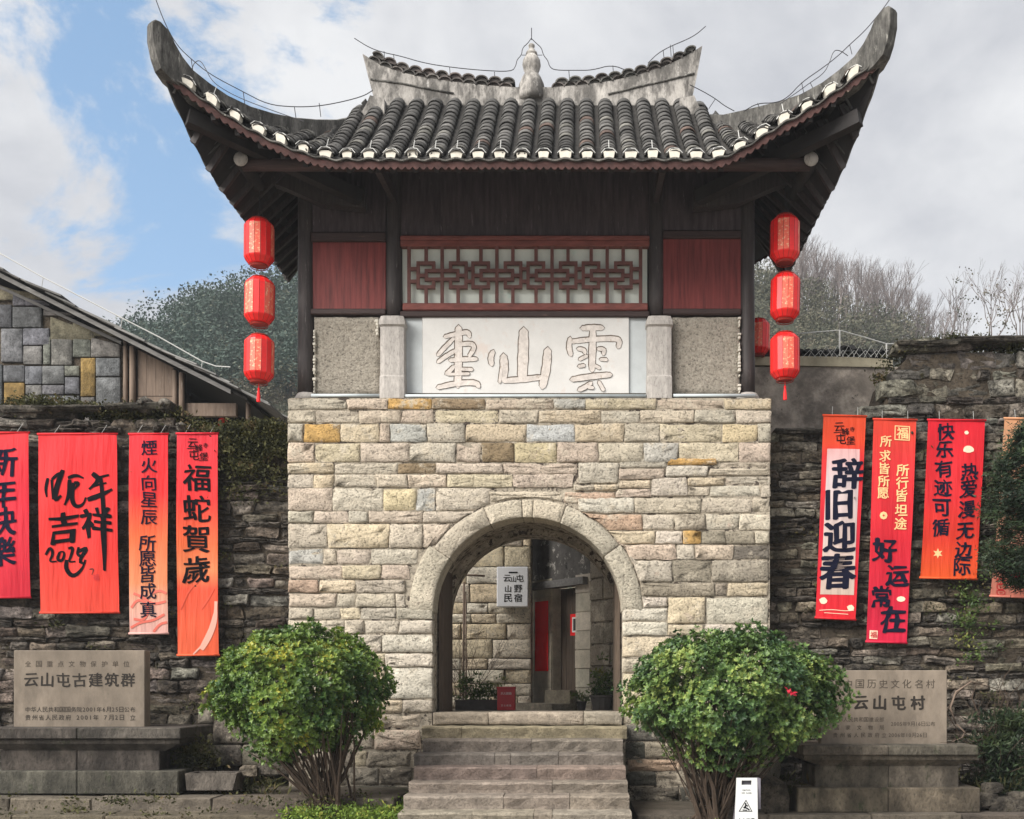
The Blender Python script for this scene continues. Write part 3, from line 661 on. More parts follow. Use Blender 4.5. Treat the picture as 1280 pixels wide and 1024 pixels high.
b = MB()
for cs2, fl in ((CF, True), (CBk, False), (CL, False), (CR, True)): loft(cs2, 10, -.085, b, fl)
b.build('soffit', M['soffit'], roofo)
# cover tiles
def tile_mesh(name, r=.099, L=.25, n=7, th=.014, seed=0):
    rr = random.Random(seed); vs = []; b = MB()
    for (y, k) in ((0, 1.0), (L, .86)):
        for q_ in (r*k, (r-th)*k):
            for i in range(n+1):
                t = math.pi*(.02+.96*i/n); vs.append((q_*math.cos(t)*1.02, y+rr.uniform(-.004, .004), q_*math.sin(t)*.80+rr.uniform(-.002, .002)))
    m_ = n+1; fs = []
    for i in range(n):
        fs += [(i, i+1, 2*m_+i+1, 2*m_+i)[::1], (m_+i, 3*m_+i, 3*m_+i+1, m_+i+1), (i, m_+i, m_+i+1, i+1), (2*m_+i, 2*m_+i+1, 3*m_+i+1, 3*m_+i)]
    fs += [(0, 2*m_, 3*m_, m_), (n, m_+n, 3*m_+n, 2*m_+n)]
    b.add(vs, fs); return b
TM = [tile_mesh('tile', seed=i) for i in range(5)]
TMM = [t.mesh('tile', M['tile'], True) for t in TM]
def tile_xf(c, v, lift, jitter=1):
    p = colpt(c, v); q = colpt(c, min(1, v+.04)); p0 = colpt(c, v-.04) if v >= .04 else None
    d = (q-(p0 or p)).normalized() if (q-(p0 or p)).length > 1e-6 else Vector((0, 1, .8)).normalized()
    side = d.cross(Vector((0, 0, 1))).normalized(); up = side.cross(d)
    # tiles kick up a little so each sits on the next
    d2 = (d*math.cos(.06)-up*math.sin(.06)); side = d2.cross(Vector((0, 0, 1))).normalized(); up = side.cross(d2)
    a = rnd.uniform(-.09, .09)*jitter; s2 = side*math.cos(a)+d2*math.sin(a); d3 = s2.cross(up)*-1
    m4 = Matrix((( s2.x, d2.x, up.x, p.x), (s2.y, d2.y, up.y, p.y), (s2.z, d2.z, up.z, p.z+lift), (0, 0, 0, 1)))
    return m4
tiles = []
SPC = .2475
fronts = [(-.66-XC)+i*SPC for i in range(-15, 16)]
for t in fronts:
    if abs(t) > 3.86: continue
    c = col_front(t); L = (c[1]-c[0]).length; n = max(1, int(round(L/.15)))
    for j in range(n): tiles.append((j*.15/L, c, j))
tiles.sort(key=lambda q: q[2])
stuff = MB(); cnt = 0
for v, c, j in tiles:
    if v > 1.0: continue
    m4 = tile_xf(c, v, .02+rnd.uniform(-.006, .006)); k = rnd.randrange(5)
    if cnt < 298:
        o = bpy.data.objects.new('tile', TMM[k]); COL.objects.link(o); o.parent = roofo
        m4.translation -= wl(roofo); o.matrix_local = m4; gk = rnd.uniform(.045, .15); o.color = (gk*1.03, gk, gk*.96, 1)
        if rnd.random() < .05: o.color = (.12, .085, .072, 1)
        if rnd.random() < .10: o.color = (.17, .165, .15, 1)
        cnt += 1
    else: stuff.add([m4 @ Vector(p) for p in TM[k].v], TM[k].f)
for cols in ([col_front(t, True) for t in fronts if abs(t) < 3.8], [col_side(-2.1+i*.25, -1) for i in range(17)], [col_side(-2.1+i*.25, 1) for i in range(17)]):
    for c in cols:
        L = (c[1]-c[0]).length; n = max(1, int(L/.2))
        for j in range(n):
            m4 = tile_xf(c, j*.2/L, .02); k = rnd.randrange(5); stuff.add([m4 @ Vector(p) for p in TM[k].v], TM[k].f)
pan = MB()
for t in fronts:
    t += SPC/2
    if abs(t) > 3.8: continue
    c = col_front(t); L = (c[1]-c[0]).length; n = max(1, int(round(L/.16)))
    for j in range(n):
        m4 = tile_xf(c, j*.16/L, .075+rnd.uniform(-.008, .008)) @ Matrix.Rotation(math.pi, 4, 'Y') @ Matrix.Translation((0, rnd.uniform(-.03, .03), 0)); k = rnd.randrange(5); pan.add([m4 @ Vector(p) for p in TM[k].v], TM[k].f)
so_ = pan.build('pan_tiles', M['tile'], roofo, True, kind='stuff'); so_.color = (.06, .058, .055, 1)
so_ = stuff.build('tile_courses', M['tile'], roofo, True, kind='stuff'); so_.color = (.085, .083, .08, 1)
# lime plugs closing the end of each front row, and wire clips over them
clips = MB()
for t in fronts:
    if abs(t) > 3.86: continue
    c = col_front(t); p = c[0]; d = (colpt(c, .1)-p).normalized()
    b = MB(); sl_ = (col_front(t+.05)[0].z-col_front(t-.05)[0].z)/.1
    def sh(x, z): return (x, z+x*sl_*.8)
    q = [sh(-.068, .062), sh(-.055, .0), sh(-.045, -.022), sh(.045, -.022), sh(.055, .0), sh(.068, .062), sh(.04, .082), sh(-.04, .082)]
    kx, kz = rnd.uniform(.85, 1.08), rnd.uniform(.75, 1.1); q = [(u*kx+rnd.uniform(-.004, .004), v_*kz+rnd.uniform(-.004, .004)) for u, v_ in q]
    b.prism(q, -.012+rnd.uniform(-.01, .012), .08); o = b.mesh('tile_end', M['lime']); link('tile_end', o, roofo, (p.x, p.y-.01, p.z+.005))
    z0 = p.z+.02; y = p.y-.01
    pts = [(p.x-.09, y+.0, z0+.04), (p.x-.045, y+.01, z0+.095), (p.x, y+.06, z0+.125), (p.x+.045, y+.01, z0+.095), (p.x+.09, y, z0+.04)]
    clips.tube([(a, b2, c2+(a-p.x)*sl_*.8) for a, b2, c2 in pts], .005, 4)
    if rnd.random() < .4: clips.tube([(p.x, y+.06, z0+.125), (p.x, y+.15, z0+.26)], .005, 4)
clips.build('clip_wire', M['palewire'], roofo)
# wavy drip tiles and scalloped fascia along the eaves
def eave_strip(name, path, zt, zb, amp, per, m, yo, th=.02, wave_top=False):
    b = MB(); vs = []; n = len(path)
    for i, (p, nn, s) in enumerate(path):
        ph = abs(math.sin(math.pi*s/per)) if not wave_top else .5+.5*math.cos(2*math.pi*s/per)
        za = p.z+zt+(amp*ph if wave_top else 0); zb_ = p.z+zb-(amp*ph if not wave_top else -amp*ph)
        for k, z in ((0, za), (0, zb_), (1, za), (1, zb_)):
            q = p+nn*(yo-th*k); vs.append((q.x, q.y, z))
    fs = []
    for i in range(n-1):
        a = 4*i; e = 4*(i+1); fs += [(a, e, e+1, a+1), (a+2, a+3, e+3, e+2), (a, a+2, e+2, e), (a+1, e+1, e+3, a+3)]
    b.add(vs, fs); return b.build(name, m, roofo)
def front_path(n, back=False):
    o = []
    for i in range(n+1):
        t = -3.95+7.9*i/n; p = col_front(t, back)[0]; o.append((p, Vector((0, 1 if back else -1, 0)), t+.66+XC-.0))
    return o
def side_path(n, sg): return [(col_side(-2.25+4.5*i/n, sg)[0], Vector((sg, 0, 0)), -2.25+4.5*i/n) for i in range(n+1)]
for nm, pth in (('f', front_path(640)), ('b', front_path(300, True)), ('l', side_path(300, -1)), ('r', side_path(300, 1))):
    eave_strip('drip_tile_edge', pth, -.030, -.048, .026, SPC, M['hip'], .045, .05, wave_top=True)
    eave_strip('fascia', pth, -.04, -.095 if nm in 'fb' else -.06, .036 if nm in 'fb' else .02, .0825, M['fascia'] if nm in 'fb' else M['soffit'], .015, .02)
# rafters under the boards
for i in range(0, 65, 2):
    for cs2 in (CF,):
        c = cs2[i]
        if (c[1]-c[0]).length < .3: continue
        b = MB(); b.bar(colpt(c, .02, -.13), colpt(c, .98, -.16), .055, .07); b.build('rafter', M['soffit'], roofo)
for i in range(1, 36, 2):
    for cs2 in (CL, CR):
        c = cs2[i]
        if (c[1]-c[0]).length < .3: continue
        b = MB(); b.bar(colpt(c, .02, -.13), colpt(c, .98, -.16), .055, .07); b.build('rafter', M['darkwood'], roofo)
# hip ridges
def hip_ridge(sx, sy):
    b = MB(); ts = [2.1, 2.3, 2.5, 2.7, 2.9, 3.1, 3.3, 3.5, 3.65, 3.78, 3.86, 3.92, 3.955]
    vs = []; n = 0
    for t in ts:
        y = hip_Y(t); x = t; zt = lerp_tab(HT, t)+rise(sx, t); base = zt-.30
        k = (t-3.3)/.67
        if k > 0: base = zt-.30-.08*k
        if t > 3.9: base = 8.26+rise(sx, t)+(t-3.9)*.6
        nx, ny = (2.05, 1.73); l = math.hypot(nx, ny); nx /= l; ny /= l
        w_ = .085
        for sgn, z in ((-1, base), (-1, zt-.02), (-.6, zt), (.6, zt), (1, zt-.02), (1, base)):
            X = x+nx*w_*sgn; Yv = y+ny*w_*sgn; vs.append((XC+sx*X, YC+sy*(YC-Yv), z))
        n += 1
    # upturned horn end
    for (t, y, z1, z0) in ((4.0, 11.42, 8.86, 8.34), (4.035, 11.39, 8.86, 8.46), (4.065, 11.37, 8.83, 8.64)):
        z1 += rise(sx, 4); z0 += rise(sx, 4)
        for sgn, z in ((-1, z0), (-1, z1-.02), (-.6, z1), (.6, z1), (1, z1-.02), (1, z0)):
            X = t+.6*.085*sgn; Yv = y+.5*.085*sgn; vs.append((XC+sx*X, YC+sy*(YC-Yv), z))
        n += 1
    fs = []
    for i in range(n-1):
        for k in range(6):
            a = (i*6+k, i*6+(k+1) % 6, (i+1)*6+(k+1) % 6, (i+1)*6+k); fs.append(a if sx*sy > 0 else a[::-1])
    fs.append(tuple(range(6))); fs.append(tuple((n-1)*6+k for k in range(6)))
    b.add(vs, fs); return b.build('hip_ridge', M['hip'], roofo)
for sx in (-1, 1):
    for sy in (-1, 1): hip_ridge(sx, sy)
# main ridge with horn ends
YR = 13.7
topL = [(453, 67), (462, 73), (475, 81), (500, 90), (530, 97), (565, 102), (600, 106), (640, 109)]
topR = [(690, 109), (730, 106), (765, 101), (800, 93), (830, 83), (852, 73), (866, 65), (878, 57)]
botL = [(470, 138), (466, 118), (460, 95)]; botR = [(872, 90), (866, 118), (862, 138)]
poly = ppoly(topL+topR+botR+botL, YR)
b = MB(); b.prism(poly, YR, YR+.22); rb = b.build('ridge', M['ridge'], roofo)
for pts in ([(463, 99), (500, 104), (535, 111), (567, 117)], [(760, 118), (800, 108), (840, 99), (868, 92)]):
    b = MB(); b.tube([P(x, y, YR-.004) for x, y in pts], .014, 6); b.build('ridge_moulding', M['hip'], roofo, True)
for x0, x1 in ((452, 480), (850, 878)):     # swept foot of the ridge end
    b = MB(); s = 1 if x0 < 600 else -1; xa = x0+6 if s > 0 else x1-6
    q = [(xa+s*4, 118), (xa+s*0, 128), (xa-s*12, 148), (xa-s*20, 156), (xa+s*22, 158), (xa+s*22, 122)]
    b.prism(ppoly(q, 13.4), 13.42, 13.72); b.build('ridge_foot', M['ridge'], roofo)
def along(T, n):
    seg = [0]
    for a, c in zip(T, T[1:]): seg.append(seg[-1]+math.hypot(c[0]-a[0], c[1]-a[1]))
    o = []
    for i in range(n):
        d = seg[-1]*(i+.5)/n
        for k in range(len(T)-1):
            if d <= seg[k+1]: u = (d-seg[k])/(seg[k+1]-seg[k]); o.append((T[k][0]+(T[k+1][0]-T[k][0])*u, T[k][1]+(T[k+1][1]-T[k][1])*u, math.atan2(-(T[k+1][1]-T[k][1]), T[k+1][0]-T[k][0]))); break
    return o
for T in (topL[1:], topR[:-1]):
    for row, n in ((0, 12), (1, 11)):
        for (x, y, a) in along(T, n):
            p = P(x+(4 if row else 0), y-1-5*row, YR); b = MB(); pr = []
            for k in range(9): th = math.pi*k/8; pr.append((.088*math.cos(th), .062*math.sin(th)))
            for k in range(8, -1, -1): th = math.pi*k/8; pr.append((.070*math.cos(th), .046*math.sin(th)))
            ca, sa = math.cos(a), math.sin(a); pr = [(u*ca-v_*sa, u*sa+v_*ca) for u, v_ in pr]
            n_ = len(pr); vs = [(u, 0, v_) for u, v_ in pr]+[(u, .22, v_) for u, v_ in pr]; fs = []
            for k in range(n_-1): fs.append((k, k+1, n_+k+1, n_+k))
            for k in range(8): fs.append((k, n_-1-k, n_-2-k, k+1)); fs.append((n_+k, n_+k+1, n_+n_-2-k, n_+n_-1-k))
            fs.append((n_-1, 0, n_, 2*n_-1))
            # a back plate keeps the hollow dark
            pr2 = [(.068*math.cos(math.pi*k/6)*ca-.045*math.sin(math.pi*k/6)*sa, .03, .068*math.cos(math.pi*k/6)*sa+.045*math.sin(math.pi*k/6)*ca) for k in range(7)]
            b.add(vs, fs); b.add(pr2, [tuple(range(7))])
            o = b.build('ridge_tile', M['tile'], roofo); gk = rnd.uniform(.07, .15); o.color = (gk*rnd.uniform(1, 1.2), gk, gk*.93, 1); o.location += Vector((p.x, YR-.01-.02*row+rnd.uniform(-.01, .01), p.z-.012))
# gourd finial
fx = PX(664.5, 13.8); fz = PZ(128, 13.8); k = .0106
prof = [(20, 0), (21, 6), (19.5, 16), (18, 22), (14, 30), (9.5, 36), (11.5, 40), (13.5, 46), (12.5, 52), (9, 57), (6.5, 59), (8.5, 60), (8, 62), (5.5, 63.5), (4.5, 66), (3, 68), (4.6, 69.5), (4.6, 71.5), (2.5, 73)]
b = MB(); b.lathe((fx, 13.8, fz), [(r_*k*.86, z*k) for r_, z in prof], 20); b.build('finial', M['ridge'], roofo, True)
# purlin ends, brackets
for sg in (-1, 1):
    x = XC+sg*3.35; b = MB(); b.tube([(x, 12.3, 7.74), (XC+sg*.5, 12.3, 7.74)], .075, 14)
    b.build('purlin', M['darkbeam'], roofo, True)
    b = MB(); b.tube([(x+sg*.0, 12.22, 7.765), (x, 14.2, 7.80)], .085, 16); o = b.build('purlin', M['soffit'], roofo, True)
    b = MB(); b.tube([(x, 12.205, 7.765), (x, 12.23, 7.765)], .083, 16); b.build('purlin_end', M['post'], roofo, True)
    xp = XC+sg*2.8; Y = 13.05
    b = MB(); z1 = PZ(232, Y)
    q = [(XC+sg*2.05, z1-.05), (XC+sg*2.55, z1-.02), (XC+sg*3.38, z1+.34), (XC+sg*3.42, z1+.28), (XC+sg*3.40, z1+.06), (XC+sg*3.05, z1-.06), (XC+sg*2.6, z1-.26), (XC+sg*2.05, z1-.32)]
    b.prism(q, Y-.08, Y+.06); b.build('bracket_beam', M['darkwood'], roofo)
    b = MB(); b.bar((XC+sg*2.1, 12.95, 7.65), (XC+sg*3.8, 11.75, 8.0), .13, .16); b.build('hip_rafter', M['soffit'], roofo)
b = MB(); b.tube([(XC-3.1, 12.3, 7.74), (XC+3.1, 12.3, 7.74)], .07, 12); b.build('purlin', M['soffit'], roofo, True)
for px in (490, 821):
    b = MB(); x = PX(px, 12.6); b.bar((PX(px, 13), 13.2, PZ(240, 13)), (PX(px, 13), 12.1, 7.62), .07, .14); b.build('bracket_beam', M['darkwood'], roofo)
# lightning wire
wires = MB()
def wire(pts, Y, r=.0055, m=None):
    P2 = [P(x, y, Y) if len((x, y)) == 2 else None for x, y in pts]
    for _ in range(2):
        q = [P2[0]]
        for a, c in zip(P2, P2[1:]): q += [a*.75+c*.25, a*.25+c*.75]
        P2 = q+[P2[-1]]
    wires.tube(P2, r, 5)
wire([(192, 0-8), (207, 32), (222, 58), (239, 74), (262, 93), (304, 115), (335, 131), (368, 134), (398, 133), (430, 127), (455, 120), (466, 113)], 12.3)
wire([(240, 86), (243, 78), (250, 75), (256, 84), (264, 100), (276, 110), (300, 123), (340, 138), (380, 152)], 11.9, .0045)
for x, y0, y1 in ((239, 74, 88), (304, 115, 130), (368, 134, 148), (399, 129, 146)): wires.tube([P(x, y0, 12.2), P(x+2, y1, 12.2)], .0045, 4)
wire([(443, 48), (462, 60), (480, 66), (500, 70), (530, 79), (562, 84), (600, 88), (640, 90), (645, 82), (646, 75), (652, 69), (653, 60), (660, 54), (664, 48)], YR+.05)
wire([(664, 48), (670, 54), (677, 60), (679, 69), (685, 76), (687, 84), (694, 88), (720, 88), (740, 88), (765, 81), (785, 89)], YR+.05)
wires.tube([P(664.4, 50, YR+.05), P(664.4, 35, YR+.05)], .006, 5)
wires.tube([P(652, 69, YR+.05), P(678, 69, YR+.05)], .0045, 4)
wire([(810, 79), (822, 67), (838, 58), (860, 49), (872, 42), (882, 33)], YR+.05)
for x, y0, y1 in ((480, 64, 78), (492, 68, 78), (562, 84, 98), (618, 90, 104), (711, 88, 100), (766, 82, 94), (829, 63, 73), (838, 56, 72), (841, 57, 70)): wires.tube([P(x, y0, YR+.05), P(x+1, y1, YR+.08)], .0045, 4)
wire([(862, 106), (880, 115), (895, 124), (905, 132), (918, 139)], 13.3)
wires.tube([P(894, 124, 13.3), P(886, 136, 13.3)], .0045, 4)
wire([(930, 139), (947, 129), (970, 129), (985, 122), (1002, 103), (1030, 84), (1050, 68), (1062, 56), (1080, 40), (1097, 20), (1112, 0), (1116, -8)], 12.2)
wire([(975, 130), (1000, 113), (1012, 104), (1030, 92), (1037, 78), (1042, 63), (1050, 63), (1060, 70)], 11.9, .0045)
for x, y0, y1 in ((947, 129, 137), (1002, 103, 118), (1013, 104, 110), (1062, 56, 68)): wires.tube([P(x, y0, 12.2), P(x+3, y1, 12.2)], .0045, 4)
wires.build('lightning_wire', M['wire'], roofo, kind='stuff')

# ================================================================== STEPS
stairs = empty('stone_steps', (-.68, 11.6, 0), 'flight of worn grey stone steps climbing to the arched gateway', 'steps')
SY = [12.62, 12.3, 12.0, 11.7, 11.4, 11.1, 10.8, 10.5]; SYP = [907.5, 923.5, 941, 958, 977, 994, 1015, 1036]
prev_top = PZ(890.5, 13)
cutx = [(527, 577, 784), (528, 664, 779), (517, 618, 638, 698, 779.5), (517, 671, 782.5), (510.5, 690, 785), (504, 629, 712, 787), (497, 590, 667, 690, 790), (492, 620, 720, 795)]
cc = [(.30, .25, .17), (.22, .19, .16), (.20, .175, .15), (.23, .18, .15), (.26, .22, .18), (.28, .24, .195), (.31, .27, .215), (.28, .25, .2)]
for k in range(8):
    Y = SY[k]; z1 = PZ(SYP[k]+1, Y); z0 = PZ(SYP[k+1]+1, SY[k+1]) if k < 7 else 0
    xsx = cutx[k]
    b = MB(); b.box(PX(xsx[0]+2, Y), PX(xsx[-1]-2, Y), Y+.05, 13.05, -.05, z1-.02); b.build('step_core', M['core'], stairs)
    for a, c in zip(xsx, xsx[1:]):
        b = MB(); x0, x1 = PX(a, Y)+.003, PX(c, Y)-.003; n = max(2, int((x1-x0)/.12)); vs = []; fs = []
        pr = [(.42, z0-.01), (.014, z0-.01), (.010, z0+.03), (-.010, z1-.022), (.006, z1-.002), (.42, z1)]
        for i in range(n+1):
            x = x0+(x1-x0)*i/n
            for j, (yy, zz) in enumerate(pr):
                e = .004+(.004 if j in (3, 4) else 0); vs.append((x, Y+yy+rnd.uniform(-e, e)+.008*mnoise.noise(Vector((x*3, Y, 1))), zz+(rnd.uniform(-e, e) if j > 2 else 0)))
        for i in range(n):
            for j in range(5): fs.append((i*6+j, (i+1)*6+j, (i+1)*6+j+1, i*6+j+1))
        fs.append(tuple(range(6))); fs.append(tuple(n*6+j for j in range(5, -1, -1)))
        b.add(vs, fs); b.build('slab', M['step'], stairs, at=((x0+x1)/2, Y, z0), color=jit(cc[k], .08))

# ================================================================== OLD SIDE WALLS
def ragged_wall(name, label, px0, px1, tops, bottom, Y, hrange, wrange, pal, limit=298, extra=None, depth=.25, Yc=None, back=1.0, big=None):
    zb = PZ(bottom, Y); w0, w1 = PX(px0, Y), PX(px1, Y)
    w_ = empty(name, ((w0+w1)/2, Y+.5, zb), label, 'wall')
    wob = lambda x, z: .05*mnoise.noise(Vector((x*.9, z*1.1, 4)))+.03*mnoise.noise(Vector((x*2.6, z*2.2, 8)))
    def top(x):
        px = x*F/Y+VX; return PZ(lerp_tab(tops, px), Y)
    # core follows the top
    n = 30; poly = [(w0, zb-.3)]+[(w0+(w1-w0)*i/n, top(w0+(w1-w0)*i/n)-.16) for i in range(n+1)]+[(w1, zb-.3)]
    b = MB(); b.prism(poly, Y+.03, Y+back); wc = b.build('wall_core', M['oldcore'], w_)
    st = []; z = zb
    maxz = max(top(w0+(w1-w0)*i/60) for i in range(61))
    while z < maxz:
        h = rnd.uniform(*hrange); x = w0+rnd.uniform(-.2, 0)
        if big and z > PZ(big, Y): h *= 1.5
        while x < w1:
            L = rnd.uniform(*wrange)*(.6+h*3.2)
            if z+h*.6 < top(x+L/2):
                st.append((x, min(x+L, w1+.1), z, z+h))
            x += L
        z += h
    st2 = [s for s in st if extra is None or not extra(s)]
    hid = [s for s in st if s not in st2]
    st2.sort(key=lambda s: -(s[1]-s[0])*(s[3]-s[2]))
    hold = MB()
    for i, (x0, x1, z0, z1) in enumerate(st2+hid):
        g_ = .004; j = .03
        q = [(x0+g_+rnd.uniform(-j, j), z0+g_+rnd.uniform(-.01, .012)), (x1-g_+rnd.uniform(-j, j), z0+g_+rnd.uniform(-.01, .012)), (x1-g_+rnd.uniform(-j, j), z1-g_+rnd.uniform(-.012, .01)), (x0+g_+rnd.uniform(-j, j), z1-g_+rnd.uniform(-.012, .01))]
        q = [(a, b_+wob(a, b_)*1.2) for a, b_ in q]
        c = pal((x0+x1)/2*F/Y+VX, VY-((z0+z1)/2-EYE)*F/Y)
        rock(wc, 'stone', q, Y+rnd.uniform(-.05, .035), depth, jit(c, .30, .08), M['old'], step=.09, jitter=.012, inset=.012, bulge=rnd.uniform(-.01, .02), rough=.020, chop=.016, hold=None if i < limit else hold)
    if hold.v: o = hold.build('small_stones', M['old'], wc, kind='stuff'); o.color = (.15, .13, .11, 1)
    return w_
def palL(px, py):
    r_ = rnd.random()
    if py < 600 and px > 270: return (.07, .055, .035)
    if r_ < .3: return (.36, .32, .275)
    if r_ < .65: return (.24, .20, .16)
    return (.13, .105, .08)
def palR(px, py):
    r_ = rnd.random()
    if py < 545: return (.34, .31, .26) if r_ < .6 else (.19, .165, .14)
    if r_ < .4: return (.40, .35, .275)
    if r_ < .75: return (.29, .25, .19)
    return (.17, .14, .105)
YW = 13.42
lw = ragged_wall('old_wall', 'dark mossy dry-stone wall behind the four banners beside the snake greeting banner', -80, 366, [(-80, 512), (0, 512), (60, 506), (100, 520), (150, 519), (215, 516), (222, 536), (270, 540), (330, 534), (366, 538)], 995, YW, (.06, .17), (.16, .52), palL,
                 extra=lambda s: s[3] < PZ(905, YW) and s[1] < PX(200, YW))
rw = ragged_wall('old_wall', 'brown dry-stone wall, taller and blockier at its far end, behind the banner with a white centre', 955, 1400, [(955, 540), (1100, 537), (1106, 470), (1125, 436), (1150, 428), (1215, 424), (1260, 437), (1400, 440)], 1012, YW, (.055, .16), (.16, .55), palR,
                 extra=lambda s: s[3] < PZ(930, YW) or s[0] > PX(1300, YW), big=535)
# ledge slabs near the wall tops
for (x0, x1, y0, y1, p_) in ((968, 1060, 536, 542, rw), (1055, 1110, 538, 545, rw), (1120, 1200, 427, 433, rw), (1195, 1290, 422, 428, rw), (130, 215, 505, 512, lw), (40, 130, 507, 513, lw), (0, 60, 508, 516, lw)):
    rock(p_, 'ledge_slab', ppoly([(x0, y0), (x1, y0+rnd.uniform(-1, 1)), (x1-3, y1), (x0+4, y1)], YW-.06), YW-.12, .4, jit((.12, .105, .085), .3), M['old'], bulge=.01, jitter=.01, chop=.01, inset=.01)
for (x, y, r_) in ((182, 507, 10), (207, 508, 9), (228, 535, 6), (1135, 545, 5)):
    rock(lw if x < 600 else rw, 'boulder', ppoly(arc(x, y, r_, 0, 330, 8), YW), YW-.1, .25, (.22, .2, .17, 1), M['old'], chop=0, bulge=.07, inset=.05, step=.08)

# moss, ferns and dry grass along the wall tops and faces
def tufts(name, label, spots, m, leaf=(.03, .07), n=30, kind='stuff', cat='plant', spread=.08, parent=None, up=.5, w=.012):
    b = MB()
    for (p, k) in spots:
        for _ in range(int(n*k)):
            q = p+Vector((rnd.gauss(0, spread), rnd.gauss(0, spread*.5)-.01, rnd.gauss(0, spread*.45)))
            d = Vector((rnd.gauss(0, 1), rnd.gauss(0, 1)-.5, rnd.gauss(up, .8))).normalized()*rnd.uniform(*leaf); s_ = d.cross(Vector((rnd.gauss(0, 1), rnd.gauss(0, 1), rnd.gauss(0, 1)))).normalized()*w*rnd.uniform(.6, 1.4)
            b.add([q-s_*.5, q+d*.5-s_, q+d, q+d*.5+s_], [(0, 1, 2, 3)])
    o = b.build(name, m, parent, kind=kind)
    if parent is None: tag(o, label, cat)
    return o
def line_spots(tab, Y, n, dz=0, k=1): 
    o = []
    for i in range(n):
        px = tab[0][0]+(tab[-1][0]-tab[0][0])*rnd.random(); o.append((P(px, lerp_tab(tab, px), Y)+Vector((0, rnd.uniform(0, .4), dz+rnd.uniform(-.03, .03))), rnd.uniform(.5, 1.5)*k))
    return o
tufts('moss', 'brown green moss and dead creeper along the top of the wall by the snake banner', line_spots([(0, 508), (60, 502), (130, 515), (220, 518), (240, 540), (360, 533)], YW, 170), M['moss'], n=70, cat='moss', spread=.11)
tufts('moss', 'dark creeper hanging below the wall top between the banner and gate tower', [(P(rnd.uniform(284, 358), 532+abs(rnd.gauss(0, 34)), YW-.06), rnd.uniform(.5, 1.4)) for _ in range(90)], M['moss'], n=70, cat='moss', spread=.10)
tufts('moss', 'thin moss along the top of the tall brown dry-stone wall', line_spots([(1106, 475), (1125, 438), (1150, 428), (1215, 424), (1300, 436)], YW, 60), M['moss'], n=50, cat='moss')
tufts('creeper', 'green creeper on the brown wall below the conifer branches', [(P(rnd.gauss(1212, 12), rnd.gauss(775, 28), YW-.08), rnd.uniform(.4, 1)) for _ in range(40)], M['potleaf'], n=30, cat='creeper')
tufts('weeds', 'mixed small weeds in the joints of both old walls', [(P(rnd.choice([rnd.uniform(0, 355), rnd.uniform(965, 1280)]), rnd.uniform(560, 930), YW-.05), rnd.uniform(.2, .9)) for _ in range(70)], M['moss'], n=40, cat='weeds')
tufts('grass', 'bright grass and fallen leaves under the shrub beside the steps', [(Vector((rnd.uniform(-3.1, -1.95), rnd.uniform(10.9, 12.2), .19)), 1) for _ in range(170)], M['grass'], n=30, cat='grass', spread=.1)
tufts('grass', 'bright grass clump beside the wet floor sign', [(Vector((PX(rnd.uniform(868, 912), 10.6), rnd.uniform(10.4, 10.9), .03)), 1) for _ in range(60)], M['grass'], n=40, cat='grass', spread=.08, up=.9, leaf=(.05, .13))
tufts('weeds', 'dry weeds around the plinth and loose rocks', [(Vector((rnd.choice([rnd.uniform(-4.6, -3.6), rnd.uniform(1.9, 2.6), rnd.uniform(4.2, 5.2)]), rnd.uniform(11.9, 13.2), .34)), 1) for _ in range(60)], M['moss'], n=40, cat='weeds', up=1.2, leaf=(.05, .18), spread=.1)

# low masonry beside the shrub and loose rocks
tufts('weeds', 'moss and fallen leaves lying on the slab ledges', [(Vector((rnd.uniform(-7, -2.2), rnd.choice([11.2, 11.7, 11.08, 11.58])+rnd.uniform(-.03, .2), .34 if rnd.random() < .5 else .21)), rnd.uniform(.2, 1)) for _ in range(90)], M['moss'], n=26, cat='weeds', leaf=(.02, .06), spread=.06)
low = empty('retaining_wall', P(300, 965, 12.95), 'low retaining wall of dressed blocks partly hidden by the yellowish shrub', 'wall')
for (x0, x1, y0, y1, c) in ((248, 266, 885, 905, 'm'), (248, 266, 906, 930, 'g'), (248, 266, 931, 960, 'm'), (267, 302, 931, 957, 'd'), (303, 360, 931, 957, 'm'), (267, 330, 900, 930, 'd'), (331, 360, 905, 930, 'm'), (205, 247, 930, 960, 'd')):
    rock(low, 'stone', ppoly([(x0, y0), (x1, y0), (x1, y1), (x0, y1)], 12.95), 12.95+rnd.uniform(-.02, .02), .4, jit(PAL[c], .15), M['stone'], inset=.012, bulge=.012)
def boulder(x, y, rx, ry, Y, c, label, seed=0):
    b = MB(); rr = random.Random(seed); vs = []; n, m_ = 10, 7
    for j in range(m_):
        th = math.pi*(j/(m_-1)-.5)
        for i in range(n):
            a = 2*math.pi*i/n; d = Vector((math.cos(a)*math.cos(th), math.sin(a)*math.cos(th), math.sin(th))); k = 1+.28*mnoise.noise(d*1.6+Vector((seed, 0, 0)))
            d = Vector([max(-.75, min(.75, q)) for q in d*k*1.05]); vs.append((d.x*rx, d.y*rx*.8, d.z*ry))
    fs = [(j*n+i, j*n+(i+1) % n, (j+1)*n+(i+1) % n, (j+1)*n+i) for j in range(m_-1) for i in range(n)]
    b.add(vs, fs); p = P(x, y, Y); o = b.build('boulder', M['old'], None, at=(0, 0, 0)); o.location = p; o.color = (*c, 1); return tag(o, label, 'rock')
boulder(345, 957, .24, .16, 12.3, (.24, .21, .17), 'flat grey rock lying behind the yellowish shrub', 3)
boulder(312, 964, .14, .09, 12.2, (.26, .22, .17), 'small rock between the stone trough and the shrub', 5)
